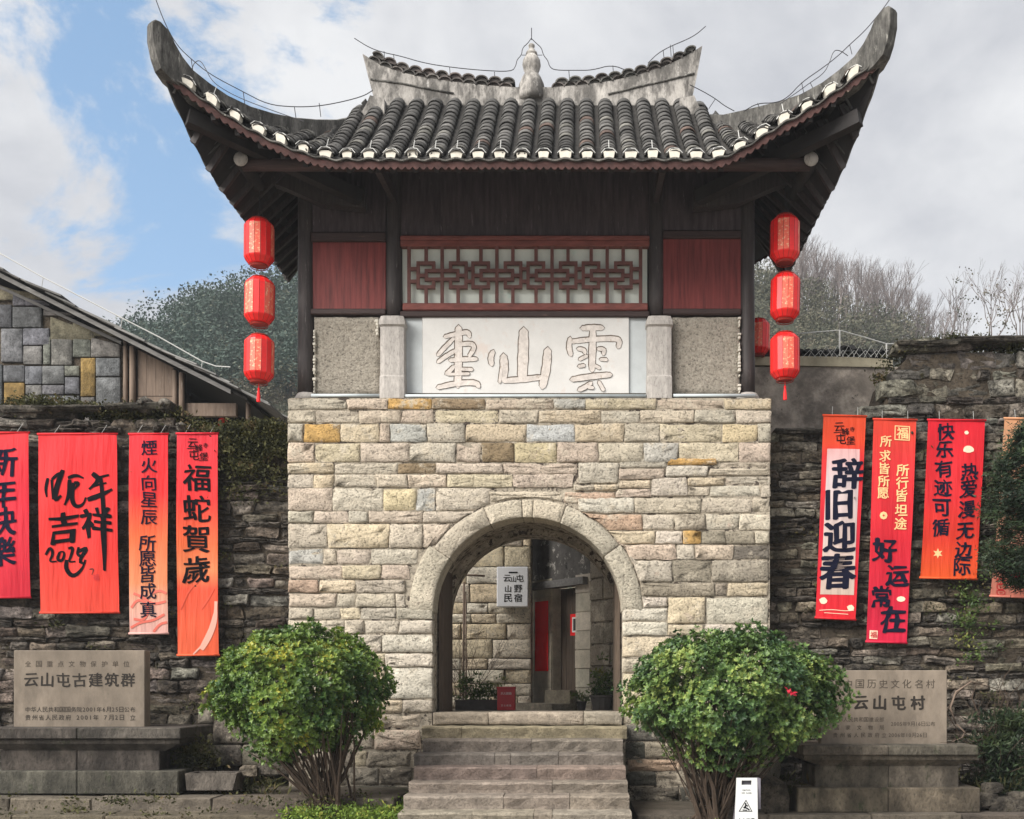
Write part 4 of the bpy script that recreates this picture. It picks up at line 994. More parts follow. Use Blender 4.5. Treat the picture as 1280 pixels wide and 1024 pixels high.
boulder(948, 995, .42, .30, 11.9, (.12, .10, .075), 'large brown rock behind the wet floor sign', 9)
blk = empty('stone_block', P(945, 1000, 12.6), 'squared mossy block pier between the gate tower and the plinth', 'block')
for (x0, x1, y0, y1, c) in ((928, 970, 929, 945, 'g'), (926, 976, 946, 985, 'm'), (930, 975, 986, 1012, 'd')):
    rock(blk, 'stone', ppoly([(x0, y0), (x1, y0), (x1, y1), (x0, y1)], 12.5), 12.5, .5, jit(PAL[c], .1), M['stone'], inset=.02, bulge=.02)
# stone trough
t = empty('stone_trough', P(262, 985, 11.9), 'small grey stone trough at the foot of the old wall', 'trough')
x0, x1, z0, z1 = PX(231, 11.9), PX(296, 11.9), PZ(988, 11.9), PZ(967, 11.9)
b = MB(); b.prism([(x0+.02, z0), (x1-.05, z0), (x1, z1), (x0, z1)], 11.9, 11.95); b.prism([(x0+.02, z0), (x1-.05, z0), (x1, z1), (x0, z1)], 12.2, 12.25); b.box(x0, x0+.05, 11.952, 12.198, z0, z1); b.box(x1-.07, x1-.02, 11.952, 12.198, z0, z1)
b.build('basin', M['plinth'], t, color=(.15, .13, .11, 1)); b = MB(); b.box(x0+.05, x1-.07, 11.96, 12.19, z0, z1-.03); b.build('soil', M['earth'], t)

# ================================================================== TEXT
_gc = {}
def glyph(ch, bold=.0):
    k = (ch, bold)
    if k not in _gc:
        c = bpy.data.curves.new('glyph', 'FONT'); c.body = ch; c.resolution_u = 3; c.offset = bold; c.fill_mode = 'FRONT'
        o = bpy.data.objects.new('glyph', c); me = o.to_mesh()
        vs = [(v.co.x, v.co.y) for v in me.vertices]; fs = [tuple(p.vertices) for p in me.polygons]; o.to_mesh_clear()
        bpy.data.objects.remove(o); bpy.data.curves.remove(c)
        if not vs: _gc[k] = ([], [], 1); return _gc[k]
        x0 = min(v[0] for v in vs); x1 = max(v[0] for v in vs); y0 = min(v[1] for v in vs); y1 = max(v[1] for v in vs); s = max(x1-x0, y1-y0)
        vs = [((v[0]-(x0+x1)/2)/s, (v[1]-(y0+y1)/2)/s) for v in vs]; _gc[k] = (vs, fs, (x1-x0)/s)
    return _gc[k]
def put_char(parent, ch, cx, cz, size, yf, m, bold=.02, brush=.0, shear=0, sx=1, name='character', seed=0, mb=None, rot=0):
    """write one character centred at (cx, cz); yf(x, z) gives the surface it lies on"""
    vs0, fs0, _ = glyph(ch, 0); q = []; fs = []
    ofs = [(0, 0)]+([(bold*1.15*math.cos(k*math.pi/3.5+.3), bold*1.15*math.sin(k*math.pi/3.5+.3)) for k in range(7)] if bold else [])
    for n_, (ox, oy) in enumerate(ofs):     # a heavier brush: the strokes written over themselves, each a hair in front of the last
        b0 = len(q)
        for x, y in vs0:
            if brush:
                w_ = brush*.42; x += w_*(.10*math.sin(y*5+seed)+.05*math.sin(y*11+seed*2)); y += w_*(.12*math.sin(x*4+seed*1.7)+.05*math.sin(x*13+seed))+x*.14*w_
            press = 1+brush*.9*math.sin(x*7+y*5+seed); x += ox*press*1.3; y += oy*press*.75+ox*.25
            x = x*sx+y*shear; c_, s_ = math.cos(rot), math.sin(rot); X = cx+(x*c_-y*s_)*size; Z = cz+(x*s_+y*c_)*size
            q.append((X-cx, yf(X, Z)-.00018*n_, Z-cz))
        fs += [tuple(b0+k for k in f) for f in fs0]
    if mb is not None: mb.add([(a+cx, b_, c_+cz) for a, b_, c_ in q], fs); return
    b = MB(); b.add(q, fs); return link(name, b.mesh(name, m), parent, (cx, 0, cz))

# ================================================================== BANNERS
def grad(name, stops, rough=.6, stripe=.05, y0=0, y1=1):
    m = bpy.data.materials.new(name); m.use_nodes = True; t = m.node_tree; b = t.nodes['Principled BSDF']; L = t.links.new
    g = N(t, 'ShaderNodeNewGeometry'); sp = N(t, 'ShaderNodeSeparateXYZ'); L(g.outputs['Position'], sp.inputs[0])
    r = N(t, 'ShaderNodeMapRange'); r.inputs['From Min'].default_value = y1; r.inputs['From Max'].default_value = y0; L(sp.outputs[2], r.inputs[0])
    cr = N(t, 'ShaderNodeValToRGB'); el = cr.color_ramp.elements
    for i, (p, c) in enumerate(stops):
        e = el[i] if i < 2 else el.new(p); e.position = p; e.color = c
    L(r.outputs[0], cr.inputs[0])
    nz = N(t, 'ShaderNodeTexNoise', inp={'Scale': 3, 'Detail': 5}); L(g.outputs['Position'], nz.inputs[0])
    x = N(t, 'ShaderNodeMix', data_type='RGBA', blend_type='MULTIPLY'); x.inputs[0].default_value = 1; L(cr.outputs[0], x.inputs[6])
    mr = N(t, 'ShaderNodeMapRange'); mr.inputs['To Min'].default_value = .80; mr.inputs['To Max'].default_value = 1.2; L(nz.outputs[0], mr.inputs[0])
    cb = N(t, 'ShaderNodeCombineColor'); [L(mr.outputs[0], cb.inputs[i]) for i in range(3)]; L(cb.outputs[0], x.inputs[7])
    L(x.outputs[2], b.inputs['Base Color']); b.inputs['Roughness'].default_value = rough; b.inputs['Specular IOR Level'].default_value = .25
    tr = N(t, 'ShaderNodeBsdfTranslucent'); L(x.outputs[2], tr.inputs[0]); ms = N(t, 'ShaderNodeMixShader'); ms.inputs[0].default_value = .12
    L(b.outputs[0], ms.inputs[1]); L(tr.outputs[0], ms.inputs[2]); L(ms.outputs[0], t.nodes['Material Output'].inputs[0])
    bw = N(t, 'ShaderNodeTexNoise', inp={'Scale': 1.0, 'Detail': 3}); mp = N(t, 'ShaderNodeMapping'); mp.inputs['Scale'].default_value = (16, 1, 1.6); L(g.outputs['Position'], mp.inputs[0]); L(mp.outputs[0], bw.inputs[0])
    bp = N(t, 'ShaderNodeBump'); bp.inputs['Strength'].default_value = .8; bp.inputs['Distance'].default_value = .02; L(bw.outputs[0], bp.inputs['Height']); L(bp.outputs[0], b.inputs['Normal'])
    return m
YBN = 13.27
class Banner:
    def __init__(s, label, tl, tr, br, bl, stops, seed, sag=.0):
        s.tl, s.tr, s.br, s.bl = [P(*q, YBN) for q in (tl, tr, br, bl)]; s.seed = seed
        s.e = empty('hanging_banner', (s.tl+s.tr)/2, label, 'banner', 'vertical banners hung on the old walls')
        m = grad('banner_cloth', stops, y0=s.bl.z, y1=s.tl.z)
        nx, nz_ = 20, 40; b = MB(); vs = []
        for j in range(nz_+1):
            for i in range(nx+1):
                u, v = i/nx, j/nz_; p = s.tl.lerp(s.tr, u).lerp(s.bl.lerp(s.br, u), v); p.y = s.Y(p.x, p.z); vs.append(p)
        n0 = len(vs); vs += [p+Vector((0, .0025, 0)) for p in vs]
        fs = [(j*(nx+1)+i, (j+1)*(nx+1)+i, (j+1)*(nx+1)+i+1, j*(nx+1)+i+1) for j in range(nz_) for i in range(nx)]; fs += [tuple(n0+k for k in f[::-1]) for f in fs]
        b.add(vs, fs); s.cloth = b.build('cloth', m, s.e, True)
        for a, c in ((s.tl, s.tr), (s.bl, s.br)):
            r_ = MB(); d = (c-a).normalized()*.012; r_.tube([a-d+Vector((0, s.Y(a.x, a.z)-YBN, 0)), (a+c)/2, c+d], .014, 8); r_.build('rod', m, s.e, True)
        r_ = MB(); top = (s.tl+s.tr)/2
        for k in (.2, .8): p = s.tl.lerp(s.tr, k); r_.tube([p, Vector((p.x+.03, YBN+.1, p.z+.14))], .003, 4)
        r_.build('cord', M['palewire'], s.e)
    def Y(s, x, z):
        h = (s.tl.z-z)/max(.1, s.tl.z-s.bl.z); return YBN-.02*math.sin(h*3.0)+.009*math.sin(x*11+s.seed+h*2)*math.sin(.3+h*2.8)+.006*math.sin(h*9+s.seed*2+x*5)
    def ch(s, c, px, py, size, m, bold=.02, brush=.5, k=0, **kw):
        p = P(px, py, YBN); put_char(s.e, c, p.x, p.z, size/F*YBN, lambda x, z: s.Y(x, z)-.006-k*.001, m, bold, brush, seed=hash_(c, px), **kw)
    def col(s, text, xs, ys, size, m, **kw):
        n = len(text)
        for i, c in enumerate(text):
            f = i/(max(1, n-1)); y = ys[i] if isinstance(ys, list) else ys; x = xs[0]+(xs[1]-xs[0])*f; s.ch(c, x, y, size, m, **kw)
    def blob(s, pts, m, name='printed_motif', k=1):
        b = MB(); P3 = [P(x, y, YBN) for x, y in pts]; c = sum(P3, Vector())/len(P3)
        vs = [Vector((p.x, s.Y(p.x, p.z)-.0035-.001*k, p.z)) for p in P3]+[Vector((c.x, s.Y(c.x, c.z)-.0035-.001*k, c.z))]; n = len(pts)
        b.add(vs, [(i, (i+1) % n, n) for i in range(n)]); b.build(name, m, s.e)
    def ribbon(s, pts, w_, m, name='brush_stroke', k=2, taper=True):
        P2 = [P(x, y, YBN) for x, y in pts]
        for _ in range(2 if len(pts) > 2 else 0):
            q = [P2[0]]
            for a, c in zip(P2, P2[1:]): q += [a*.75+c*.25, a*.25+c*.75]
            P2 = q+[P2[-1]]
        b = MB(); vs = []; n = len(P2)
        for i, p in enumerate(P2):
            d = (P2[min(i+1, n-1)]-P2[max(0, i-1)]); nn = Vector((-d.z, 0, d.x)).normalized(); t = i/(n-1); ww = w_/100*(.55+.6*math.sin(math.pi*min(1, t*1.1+.12))) if taper else w_/100
            for sg in (-1, 1): q = p+nn*ww/2*sg; vs.append((q.x, s.Y(q.x, q.z)-.0035-.001*k, q.z))
        b.add(vs, [(2*i, 2*i+1, 2*i+3, 2*i+2) for i in range(n-1)]); b.build(name, m, s.e)
def hash_(c, px): return (ord(c)*7+int(px)*3) % 17
RED = RGB(238, 42, 52); RED2 = RGB(225, 40, 66); ORG = RGB(240, 92, 50)
INK, INB = M['ink'], M['inkblue']
b1 = Banner('crimson banner cut off by the picture edge, black New Year wishes in a column', (-42, 541), (36, 541), (38, 747), (-40, 747), [(0, RED), (.4, RGB(232, 36, 62)), (1, RGB(212, 32, 58))], 1)
b1.col('新年快樂', (4, 3), [577, 617, 652, 690], 36, INB, bold=.02)
b2 = Banner('wide red banner with large cursive black snake year greeting', (47.5, 542.5), (146, 542.5), (149, 766), (51, 766), [(0, RED), (.6, RGB(238, 52, 48)), (1, RGB(242, 84, 62))], 2)
for w_, pts in ((4, [(61, 598), (58, 612), (60, 622)]), (5, [(66, 600), (68, 625)]), (4, [(66, 600), (78, 590), (75, 605)]), (6, [(80, 588), (72, 610), (70, 628), (78, 620)]), (4, [(86, 598), (96, 594), (105, 598)]), (5, [(88, 600), (88, 618), (82, 632)]), (4, [(93, 604), (100, 604), (94, 612)]),
                (5, [(93, 604), (90, 622), (94, 634), (104, 632), (108, 622)]), (6, [(116, 592), (126, 600), (112, 612)]), (5, [(122, 598), (137, 594)]), (4, [(118, 608), (134, 604)]), (6, [(110, 625), (126, 620), (141, 612)]), (5, [(127, 598), (131, 640), (133, 690), (132, 714)])): b2.ribbon(pts, w_, INK)
for c, x, y, s_ in (('吉', 80, 660, 38), ('祥', 122, 655, 38)): b2.ch(c, x, y, s_, INK, .02, .9)
for w_, pts in ((5, [(129, 655), (132, 690), (131, 713)]), (3.5, [(58, 694), (64, 684), (68, 692), (62, 703), (72, 702)]), (3.5, [(76, 690), (72, 700), (79, 702), (82, 690), (76, 690)]), (3.5, [(86, 686), (92, 684), (90, 694), (86, 703), (95, 702)]), (3.5, [(99, 684), (97, 694), (104, 696), (100, 704)]), (4.5, [(98, 690), (112, 684), (100, 700), (104, 705), (108, 704)]),
                (5, [(84, 700), (83, 712), (92, 722), (104, 712), (108, 700)])): b2.ribbon(pts, w_, INK)
b2.ribbon([(113, 712), (119, 711), (116, 719)], 1.2, M['engrave'], k=1); b2.ch('福', 121, 722, 8, M['redmetal'], 0, .2)
b3 = Banner('narrow banner fading red to orange to white swirls, black column of wishes', (161.5, 542.5), (210, 542.5), (210, 792), (162.5, 792), [(0, RGB(238, 34, 52)), (.3, RGB(238, 48, 50)), (.52, RGB(240, 118, 66)), (.75, RGB(240, 160, 110)), (.85, RGB(238, 190, 165)), (1, RGB(238, 200, 190))], 3)
b3.col('煙火向星辰', (187, 187), [560, 582, 604, 625, 647], 19, INB, bold=.01, brush=.4); b3.col('所愿皆成真', (185, 186), [679, 699, 718, 739, 762], 20, INB, bold=.01, brush=.4)
SW = [((165, 760), (172, 750), (182, 752), (187, 764), (180, 776), (168, 774)), ((164, 785), (176, 778), (192, 776), (206, 768)), ((190, 742), (200, 738), (209, 742)), ((192, 790), (200, 780), (209, 778)), ((168, 742), (178, 746), (192, 756), (208, 752))]
for q in SW: b3.ribbon(list(q), 3.2, mat('swirl_print', RGB(228, 122, 104), .6, 0, bump=0), 'printed_swirl', 1, False)
b4 = Banner('tall orange banner reaching lowest beside the tower, large black snake year greeting', (221, 542), (272.5, 542), (273.5, 819), (222.5, 819), [(0, RGB(228, 36, 60)), (.3, RGB(238, 52, 52)), (.5, RGB(240, 118, 66)), (.62, RGB(240, 150, 96)), (.7, RGB(238, 92, 60)), (1, RGB(240, 112, 70))], 4)
b4.col('福蛇賀歲', (247, 246), [598, 636, 674, 712], 33, INK, bold=.015, brush=.5)
def logo(bn, cx, cy, k=1.0, m=INK):
    for c, x, y, s_ in (('云', -6, -8, 12), ('峰', 2, -2, 9), ('寺', 10, -5, 6), ('屯', -4, 7, 13), ('堡', 8, 9, 11)): bn.ch(c, cx+x*k, cy+y*k, s_*k, m, .005, .4)
    bn.ribbon([(cx-13*k, cy-1*k), (cx+3*k, cy-2*k)], 1.3*k, m)
logo(b4, 247, 562)
for q, w_ in (([(252, 812), (262, 795), (270, 775), (271, 752)], 7), ([(242, 818), (255, 805), (262, 788), (268, 768)], 2)): b4.ribbon(q, w_, mat('swirl_print', RGB(236, 190, 170), .6, .05, bump=0), 'printed_swirl', 1)
for q in ([(226, 762), (236, 738), (248, 728)], [(252, 762), (262, 748), (269, 736)]): b4.ribbon(q, 2, mat('swirl_print', RGB(230, 92, 62), .6, 0, bump=0), 'printed_swirl', 1)

b5 = Banner('leaning red banner with long white centre and big black spring greeting', (1029.5, 519), (1082.5, 520.5), (1069, 775), (1019.5, 772), [(0, RGB(240, 92, 50)), (.14, RGB(240, 84, 50)), (.2, RGB(236, 62, 62)), (.6, RGB(228, 50, 72)), (1, RGB(236, 44, 56))], 5)
cream = grad('banner_panel', [(0, RGB(238, 200, 198)), (.2, RGB(226, 224, 226)), (1, RGB(222, 214, 196))], y0=2.7, y1=4.6)
b = MB(); q = [P(x, y, YBN) for x, y in ((1034, 561), (1074.5, 562), (1067, 744), (1025, 743))]; vs = []
for j in range(25):
    for i in range(5): p = q[0].lerp(q[1], i/4).lerp(q[3].lerp(q[2], i/4), j/24); p.y = b5.Y(p.x, p.z)-.003; vs.append(p)
b.add(vs, [(j*5+i, j*5+5+i, j*5+6+i, j*5+i+1) for j in range(24) for i in range(4)]); b.build('white_panel', cream, b5.e)
logo(b5, 1055, 542)
for c, x, y, s_ in (('辞', 1059, 592, 37), ('旧', 1048, 631, 36), ('迎', 1049, 671, 38), ('春', 1046.5, 714, 43)): b5.ch(c, x, y, s_, INB, .032, .25)
for x, y, r_ in ((1029, 751, 5), (1063, 760, 4.5)): b5.blob([(x+r_*math.cos(a*.7)*(1+.2*math.sin(a*3)), y+r_*.85*math.sin(a*.7)) for a in range(9)], M['creamink'])
b5.ribbon([(1024, 763), (1040, 762), (1056, 764), (1067, 763)], .8, M['creamink'], 'printed_line', 1, False); b5.ribbon([(1030, 766), (1060, 768)], .7, M['creamink'], 'printed_line', 1, False)
b6 = Banner('longest leaning red banner with gold columns above big blue-black luck wishes', (1092, 524), (1145.5, 525), (1133, 804), (1083, 802), [(0, RGB(240, 84, 60)), (.2, RGB(238, 62, 66)), (.55, RGB(226, 44, 62)), (1, RGB(222, 40, 78))], 6)
b6.col('所求皆所愿', (1107, 1103), [552, 570, 586, 602, 617], 14, M['goldink'], bold=.015, brush=.4); b6.col('所行皆坦途', (1128, 1125), [588, 604, 620, 638, 655], 15, M['goldink'], bold=.015, brush=.4)
b6.ch('福', 1128, 541.5, 14, M['goldink'], .02, .4)
for q in ([(1119, 532.5), (1137, 533.5)], [(1137, 533), (1136.5, 551)], [(1137, 550.5), (1118.5, 549.5)], [(1118.5, 550), (1119, 532)]): b6.ribbon(q, 1.3, M['goldink'], 'seal_border', 2, False)
b6.blob([(1103.5+5*math.cos(a*.785), 645+5*math.sin(a*.785)) for a in range(8)], M['goldink'], 'printed_coin'); b6.blob([(1103.5+1.6*math.cos(a*1.57), 645+1.6*math.sin(a*1.57)) for a in range(4)], M['redmetal'], 'coin_hole', 3)
for c, x, y, s_ in (('好', 1105, 688, 29), ('运', 1121, 720, 27), ('常', 1101, 747, 26), ('在', 1115.5, 775, 31)): b6.ch(c, x, y, s_, INB, .03, .8)
b6.blob([(1126+5.5*math.cos(a*.785), 749+3.5*math.sin(a*.785)) for a in range(8)], M['creamink'])
b6.blob([(1087, 788), (1097, 788.5), (1096.5, 799), (1086.5, 798.5)], M['creamink'], 'seal', 1); b6.ch('福', 1091.8, 793.5, 8, M['redmetal'], .01, .2, k=2)
b7 = Banner('wide red to orange banner partly behind conifer, two black columns', (1160, 525), (1231.5, 525.5), (1220.5, 724), (1150.5, 722), [(0, RGB(232, 36, 56)), (.5, RGB(238, 56, 62)), (.75, RGB(240, 72, 54)), (1, RGB(244, 104, 48))], 7)
b7.col('快乐有迹可循', (1182, 1175), [540, 562, 586, 610, 635, 660], 21, INB, bold=.02, brush=.7); b7.col('热爱漫无边际', (1211, 1202), [590, 612, 637, 664, 688, 709], 21, INB, bold=.02, brush=.7)
b7.blob([(1210+7*math.cos(a*.63)*(1+.15*math.sin(a*2)), 562+4.5*math.sin(a*.63)) for a in range(10)], M['creamink'], 'printed_cloud'); b7.blob([(1208+3*math.cos(a*1.0), 541+2.5*math.sin(a*1.0)) for a in range(6)], M['creamink'], 'printed_cloud')
b7.blob([(1172+(6.5 if a % 2 else 3)*math.cos(a*math.pi/6), 692+(6.5 if a % 2 else 3)*math.sin(a*math.pi/6)) for a in range(12)], M['goldink'], 'printed_flower')
b8 = Banner('pale beige banner with red seal pattern mostly hidden by conifer branches', (1255.5, 523), (1325, 524), (1310, 748), (1238, 745), [(0, RGB(226, 178, 132)), (.5, RGB(226, 190, 160)), (1, RGB(228, 150, 130))], 8)
for i in range(3):
    for s_ in ([(1246, 724+i*7), (1256, 724+i*7), (1256, 730+i*7), (1246, 730+i*7), (1246, 724+i*7)], [(1249, 727+i*7), (1253, 727+i*7)]): b8.ribbon(s_, 1.0, M['redmetal'], 'seal_pattern', 2, False)

# ================================================================== MONUMENTS
def monument(label, tab, slab, body, base, Y, cols, split, tilt=0):
    e = empty('stone_monument', ((PX(base[0], Y)+PX(base[1], Y))/2, Y+.4, PZ(base[3], Y)), label, 'monument', 'inscribed stone monuments before the old walls')
    def blk2(name, x0, x1, y0, y1, yf, d, c, m=M['plinth'], sk=0):
        Yf = yf; b = MB(); b.hull_box(PX(x0, Yf), PX(x1, Yf), Yf, Yf+d, PZ(y1, Yf), PZ(y0, Yf), .012)
        return b.build(name, m, e, at=(PX((x0+x1)/2, Yf), Yf, PZ(y1, Yf)), color=c)
    x0, x1, y0, y1 = base
    for a, c in ((x0, split), (split, x1)): blk2('base_block', a+.3, c-.3, y0, y1, Y-.12, 1.0, jit(cols[0], .1))
    x0, x1, y0, y1 = body
    for a, c in ((x0, split), (split, x1)): blk2('body_panel', a+.3, c-.3, y0, y1, Y, .7, jit(cols[1], .1))
    x0, x1, y0, y1 = slab; m_ = (y1-y0)*.5
    for a, c in ((x0, split), (split, x1)): 
        blk2('top_slab', a+.2, c-.2, y0, y0+m_, Y-.14, 1.05, jit(cols[2], .1))
    b = MB(); Yf = Y-.10; z1, z0 = PZ(y0+m_+.3, Yf), PZ(y1+2, Yf); xa, xb = PX(x0+2, Yf), PX(x1-2, Yf); i_ = .22
    b.add([(xa, Yf, z1), (xb, Yf, z1), (xb, Yf+.9, z1), (xa, Yf+.9, z1), (xa, Yf+.01, z1-(z1-z0)*.35), (xb, Yf+.01, z1-(z1-z0)*.35), (xb, Yf+.9, z1-(z1-z0)*.35), (xa, Yf+.9, z1-(z1-z0)*.35), (xa+i_, Yf+.12, z0), (xb-i_, Yf+.12, z0), (xb-i_, Yf+.8, z0), (xa+i_, Yf+.8, z0)],
          [(0, 3, 2, 1), (0, 1, 5, 4), (1, 2, 6, 5), (2, 3, 7, 6), (3, 0, 4, 7), (4, 5, 9, 8), (5, 6, 10, 9), (6, 7, 11, 10), (7, 4, 8, 11), (8, 9, 10, 11)])
    b.build('cove_moulding', M['plinth'], e, color=(*cols[1], 1))
    x0, x1, y0, y1 = tab; b = MB(); Yt = Y+.22; b.hull_box(PX(x0, Yt), PX(x1, Yt), Yt, Yt+.16, PZ(y1, Yt), PZ(y0, Yt), .008); t = b.build('tablet', M['tablet'], e)
    return e, t, Yt
def inscribe(t, text, x0, x1, y, size, Y, m, bold=.015, brush=.2, slope=0):
    adv = [.62 if ord(c) < 128 else 1 for c in text]; tot = sum(adv)-adv[0]/2-adv[-1]/2; a = 0
    for i, c in enumerate(text):
        x = x0+(x1-x0)*a/max(.1, tot); a += (adv[i]+(adv[i+1] if i+1 < len(text) else 0))/2
        if c == ' ': continue
        p = P(x, y+slope*(x-x0), Y); mb_ = size*(.78 if ord(c) < 128 else 1)
        put_char(t, c, p.x, p.z, mb_/F*Y, lambda a_, b_: Y-.0025, m, bold, brush, seed=i)
e, t, Yt = monument('dark plinth with pale tablet listing the old building group, beside the stone trough', (17, 181, 813, 912), (-24, 226, 910, 938), (0, 200, 938, 964), (-30, 223, 964, 993), 11.95, [(.10, .095, .075), (.075, .065, .055), (.085, .075, .065)], 96)
inscribe(t, '全国重点文物保护单位', 35, 158, 830, 7.5, Yt, M['engravelite'], 0)
inscribe(t, '云山屯古建筑群', 39, 160, 850, 17, Yt, M['engrave'], .015, .35)
inscribe(t, '中华人民共和国国务院2001年6月25日公布', 35, 166, 887, 6.6, Yt, M['engrave'], .0); inscribe(t, '贵州省人民政府 2001年 7月2日 立', 35, 166, 897, 6.8, Yt, M['engrave'], .0)
e, t, Yt = monument('brown plinth with tablet naming the historic village, beside the deep green shrub', (1026, 1184, 838, 931), (1003, 1224, 932, 957), (1018, 1199, 957, 985), (997, 1226, 985, 1016), 11.8, [(.15, .125, .09), (.13, .11, .085), (.15, .13, .105)], 1111)
inscribe(t, '中国历史文化名村', 1060, 1163, 855, 11, Yt, M['engravelite'], .0, .3); inscribe(t, '云山屯村', 1076, 1147, 878.5, 17, Yt, M['engrave'], .03, .3)
inscribe(t, '中华人民共和国建设部', 1044, 1102, 899.5, 5.8, Yt, M['engravelite'], 0); inscribe(t, '国家文物局', 1046, 1102, 909.5, 5.8, Yt, M['engravelite'], 0); inscribe(t, '2005年9月16日公布', 1115, 1166, 905, 5.8, Yt, M['engravelite'], 0)
inscribe(t, '贵州省人民政府立', 1044, 1105, 919, 5.8, Yt, M['engravelite'], 0); inscribe(t, '2006年10月26日', 1112, 1156, 919, 5.8, Yt, M['engravelite'], 0)

# ================================================================== LANTERNS
def lantern_meshes():
    r_, h = .176, .62; n = 16
    b = MB(); prof = [(.10, -.275), (.125, -.265), (.172, -.205), (.178, -.19), (.178, .20), (.172, .215), (.128, .262), (.10, .275)]
    b.lathe((0, 0, 0), prof, n); shell = b.mesh('shell', M['lantern'])
    b = MB()
    for k in range(n):
        a = 2*math.pi*(k+.5)/n; b.tube([(r2*math.cos(a)*1.01, r2*math.sin(a)*1.01, z) for r2, z in prof[1:-1]], .0025, 4)
    ribs = b.mesh('rib', M['lcap'])
    golds = []
    for a0 in (3, 9, 15):
        b = MB(); vs = []
        for z in (-.185, -.09, 0, .09, .195):
            for k in (0, 1, 2):
                a = 2*math.pi*((a0-4.5+k)+.5)/n+R(-90)+2*math.pi*3.5/n; vs.append((.1800*math.cos(a), .1800*math.sin(a), z))
        b.add(vs, [(j*3+i, j*3+i+1, j*3+i+4, j*3+i+3) for j in range(4) for i in range(2)]); golds.append(b.mesh('gold_print', M['gold']))
    rims = []
    for z in (-.30, .285):
        b = MB()
        pts = [(.105*math.cos(2*math.pi*k/14), .105*math.sin(2*math.pi*k/14), z) for k in range(15)]; b.tube(pts, .006, 4)
        for k in range(4): a = math.pi/2*k+.4; b.tube([(.105*math.cos(a), .105*math.sin(a), z), (.1*math.cos(a), .1*math.sin(a), z*.88)], .004, 4)
        b.lathe((0, 0, -.288 if z < 0 else .272), [(.1, 0), (.105, .012)], 14); rims.append(b.mesh('rim', M['lcap']))
    b = MB(); b.tube([(0, 0, -.30), (0, 0, -.36)], .005, 4); b.lathe((0, 0, -.53), [(.024, 0), (.02, .08), (.012, .14), (.016, .16), (.006, .18)], 8); tas = b.mesh('tassel', M['redpaper'])
    b = MB(); b.tube([(0, 0, .29), (0, 0, .37)], .004, 4); cord = b.mesh('cord', M['wire'])
    return [('shell', shell), ('rib', ribs)]+[('gold_print', g_) for g_ in golds]+[('rim', r2) for r2 in rims]+[('tassel', tas), ('cord', cord)]
LM = lantern_meshes()
def lantern(loc, label, s=1.0, tassel=False, rz=0, cordlen=0):
    e = empty('red_lantern', loc, label, 'lantern', 'red lanterns hanging from the eaves'); e.rotation_euler = (rnd.uniform(-.02, .02), rnd.uniform(-.03, .03), rz); e.scale = (s, s, s)
    for nm, me in LM:
        if nm == 'tassel' and not tassel: continue
        o = bpy.data.objects.new(nm, me); COL.objects.link(o); o.parent = e
    if cordlen:
        b = MB(); b.tube([(0, 0, .3), (0, 0, .3+cordlen)], .005, 4); b.tube([(0.05, 0, .28), (-.0, 0, .3+cordlen*.7)], .003, 4); o = link('cord', b.mesh('cord', M['wire']), None); o.parent = e
    return e
YL = 12.85
for (x, ys2, lab) in ((324, (304, 377, 449), 'string on the stone house side'), (981, (299.5, 372, 446), 'string on the bare hill side')):
    for k, y in enumerate(ys2):
        pos = ('topmost', 'middle', 'lowest')[k]
        lantern(P(x+(0 if k != 1 else .5), y, YL), '%s red lantern of the %s' % (pos, lab)+(', tasselled' if k == 2 else ''), 1.0 if x < 500 else 1.0, k == 2, rnd.uniform(-.4, .3), .42 if k == 0 else 0)
lantern(P(948, 422, 15.2), 'half hidden red lantern behind the outer timber post', .9, False)
lantern(P(278.5, 532, 17.5), 'tiny faded red lantern under the stone house porch', .42, False, 0, .3)

# ================================================================== STONE HOUSE
YH = 17.0
hs = empty('stone_house', P(60, 520, YH), 'stone gable house with slate lean-to roof beyond the banner wall', 'house')
def rp(px, py, Y): p = P(px, py, Y); return p
bg_ = MB(); bg_.prism(ppoly([(-300, 560), (152, 560), (152, 432), (-60, 325), (-300, 250)], YH), YH+.05, YH+4.5); hw_core = bg_.build('gable_wall', M['oldcore'], hs)
HB = [(.13, .135, .145), (.17, .175, .18), (.20, .19, .18), (.16, .16, .175), (.33, .22, .08), (.24, .22, .15), (.19, .20, .17)]
def roof_y(x): return 345+(x+10)*(500-345)/(325)+4
hand = [(-20, 53, 330, 375, 5), (15, 62, 350, 382, 3), (62, 118, 395, 425, 5), (0, 28, 410, 452, 1), (28, 52, 432, 455, 2), (53, 63, 420, 455, 6), (63, 90, 421, 456, 2), (90, 113, 421, 446, 6), (100, 119, 447, 495, 4), (119, 150, 447, 470, 1), (113, 150, 421, 446, 2), (4, 30, 478, 504, 4), (-30, 3, 455, 520, 0), (3, 30, 456, 477, 3), (30, 52, 457, 480, 0), (52, 80, 457, 480, 1), (80, 99, 457, 470, 6), (80, 99, 471, 492, 3),
        (31, 52, 481, 505, 2), (52, 80, 481, 493, 3), (52, 99, 494, 517, 1), (100, 118, 496, 530, 2), (119, 150, 471, 530, 1), (-30, 14, 380, 409, 0), (15, 52, 383, 409, 1), (28, 62, 410, 431, 3), (53, 90, 372, 394, 2), (90, 150, 395, 420, 5), (-30, 30, 505, 530, 3), (31, 51, 506, 530, 0), (52, 99, 518, 540, 2)]
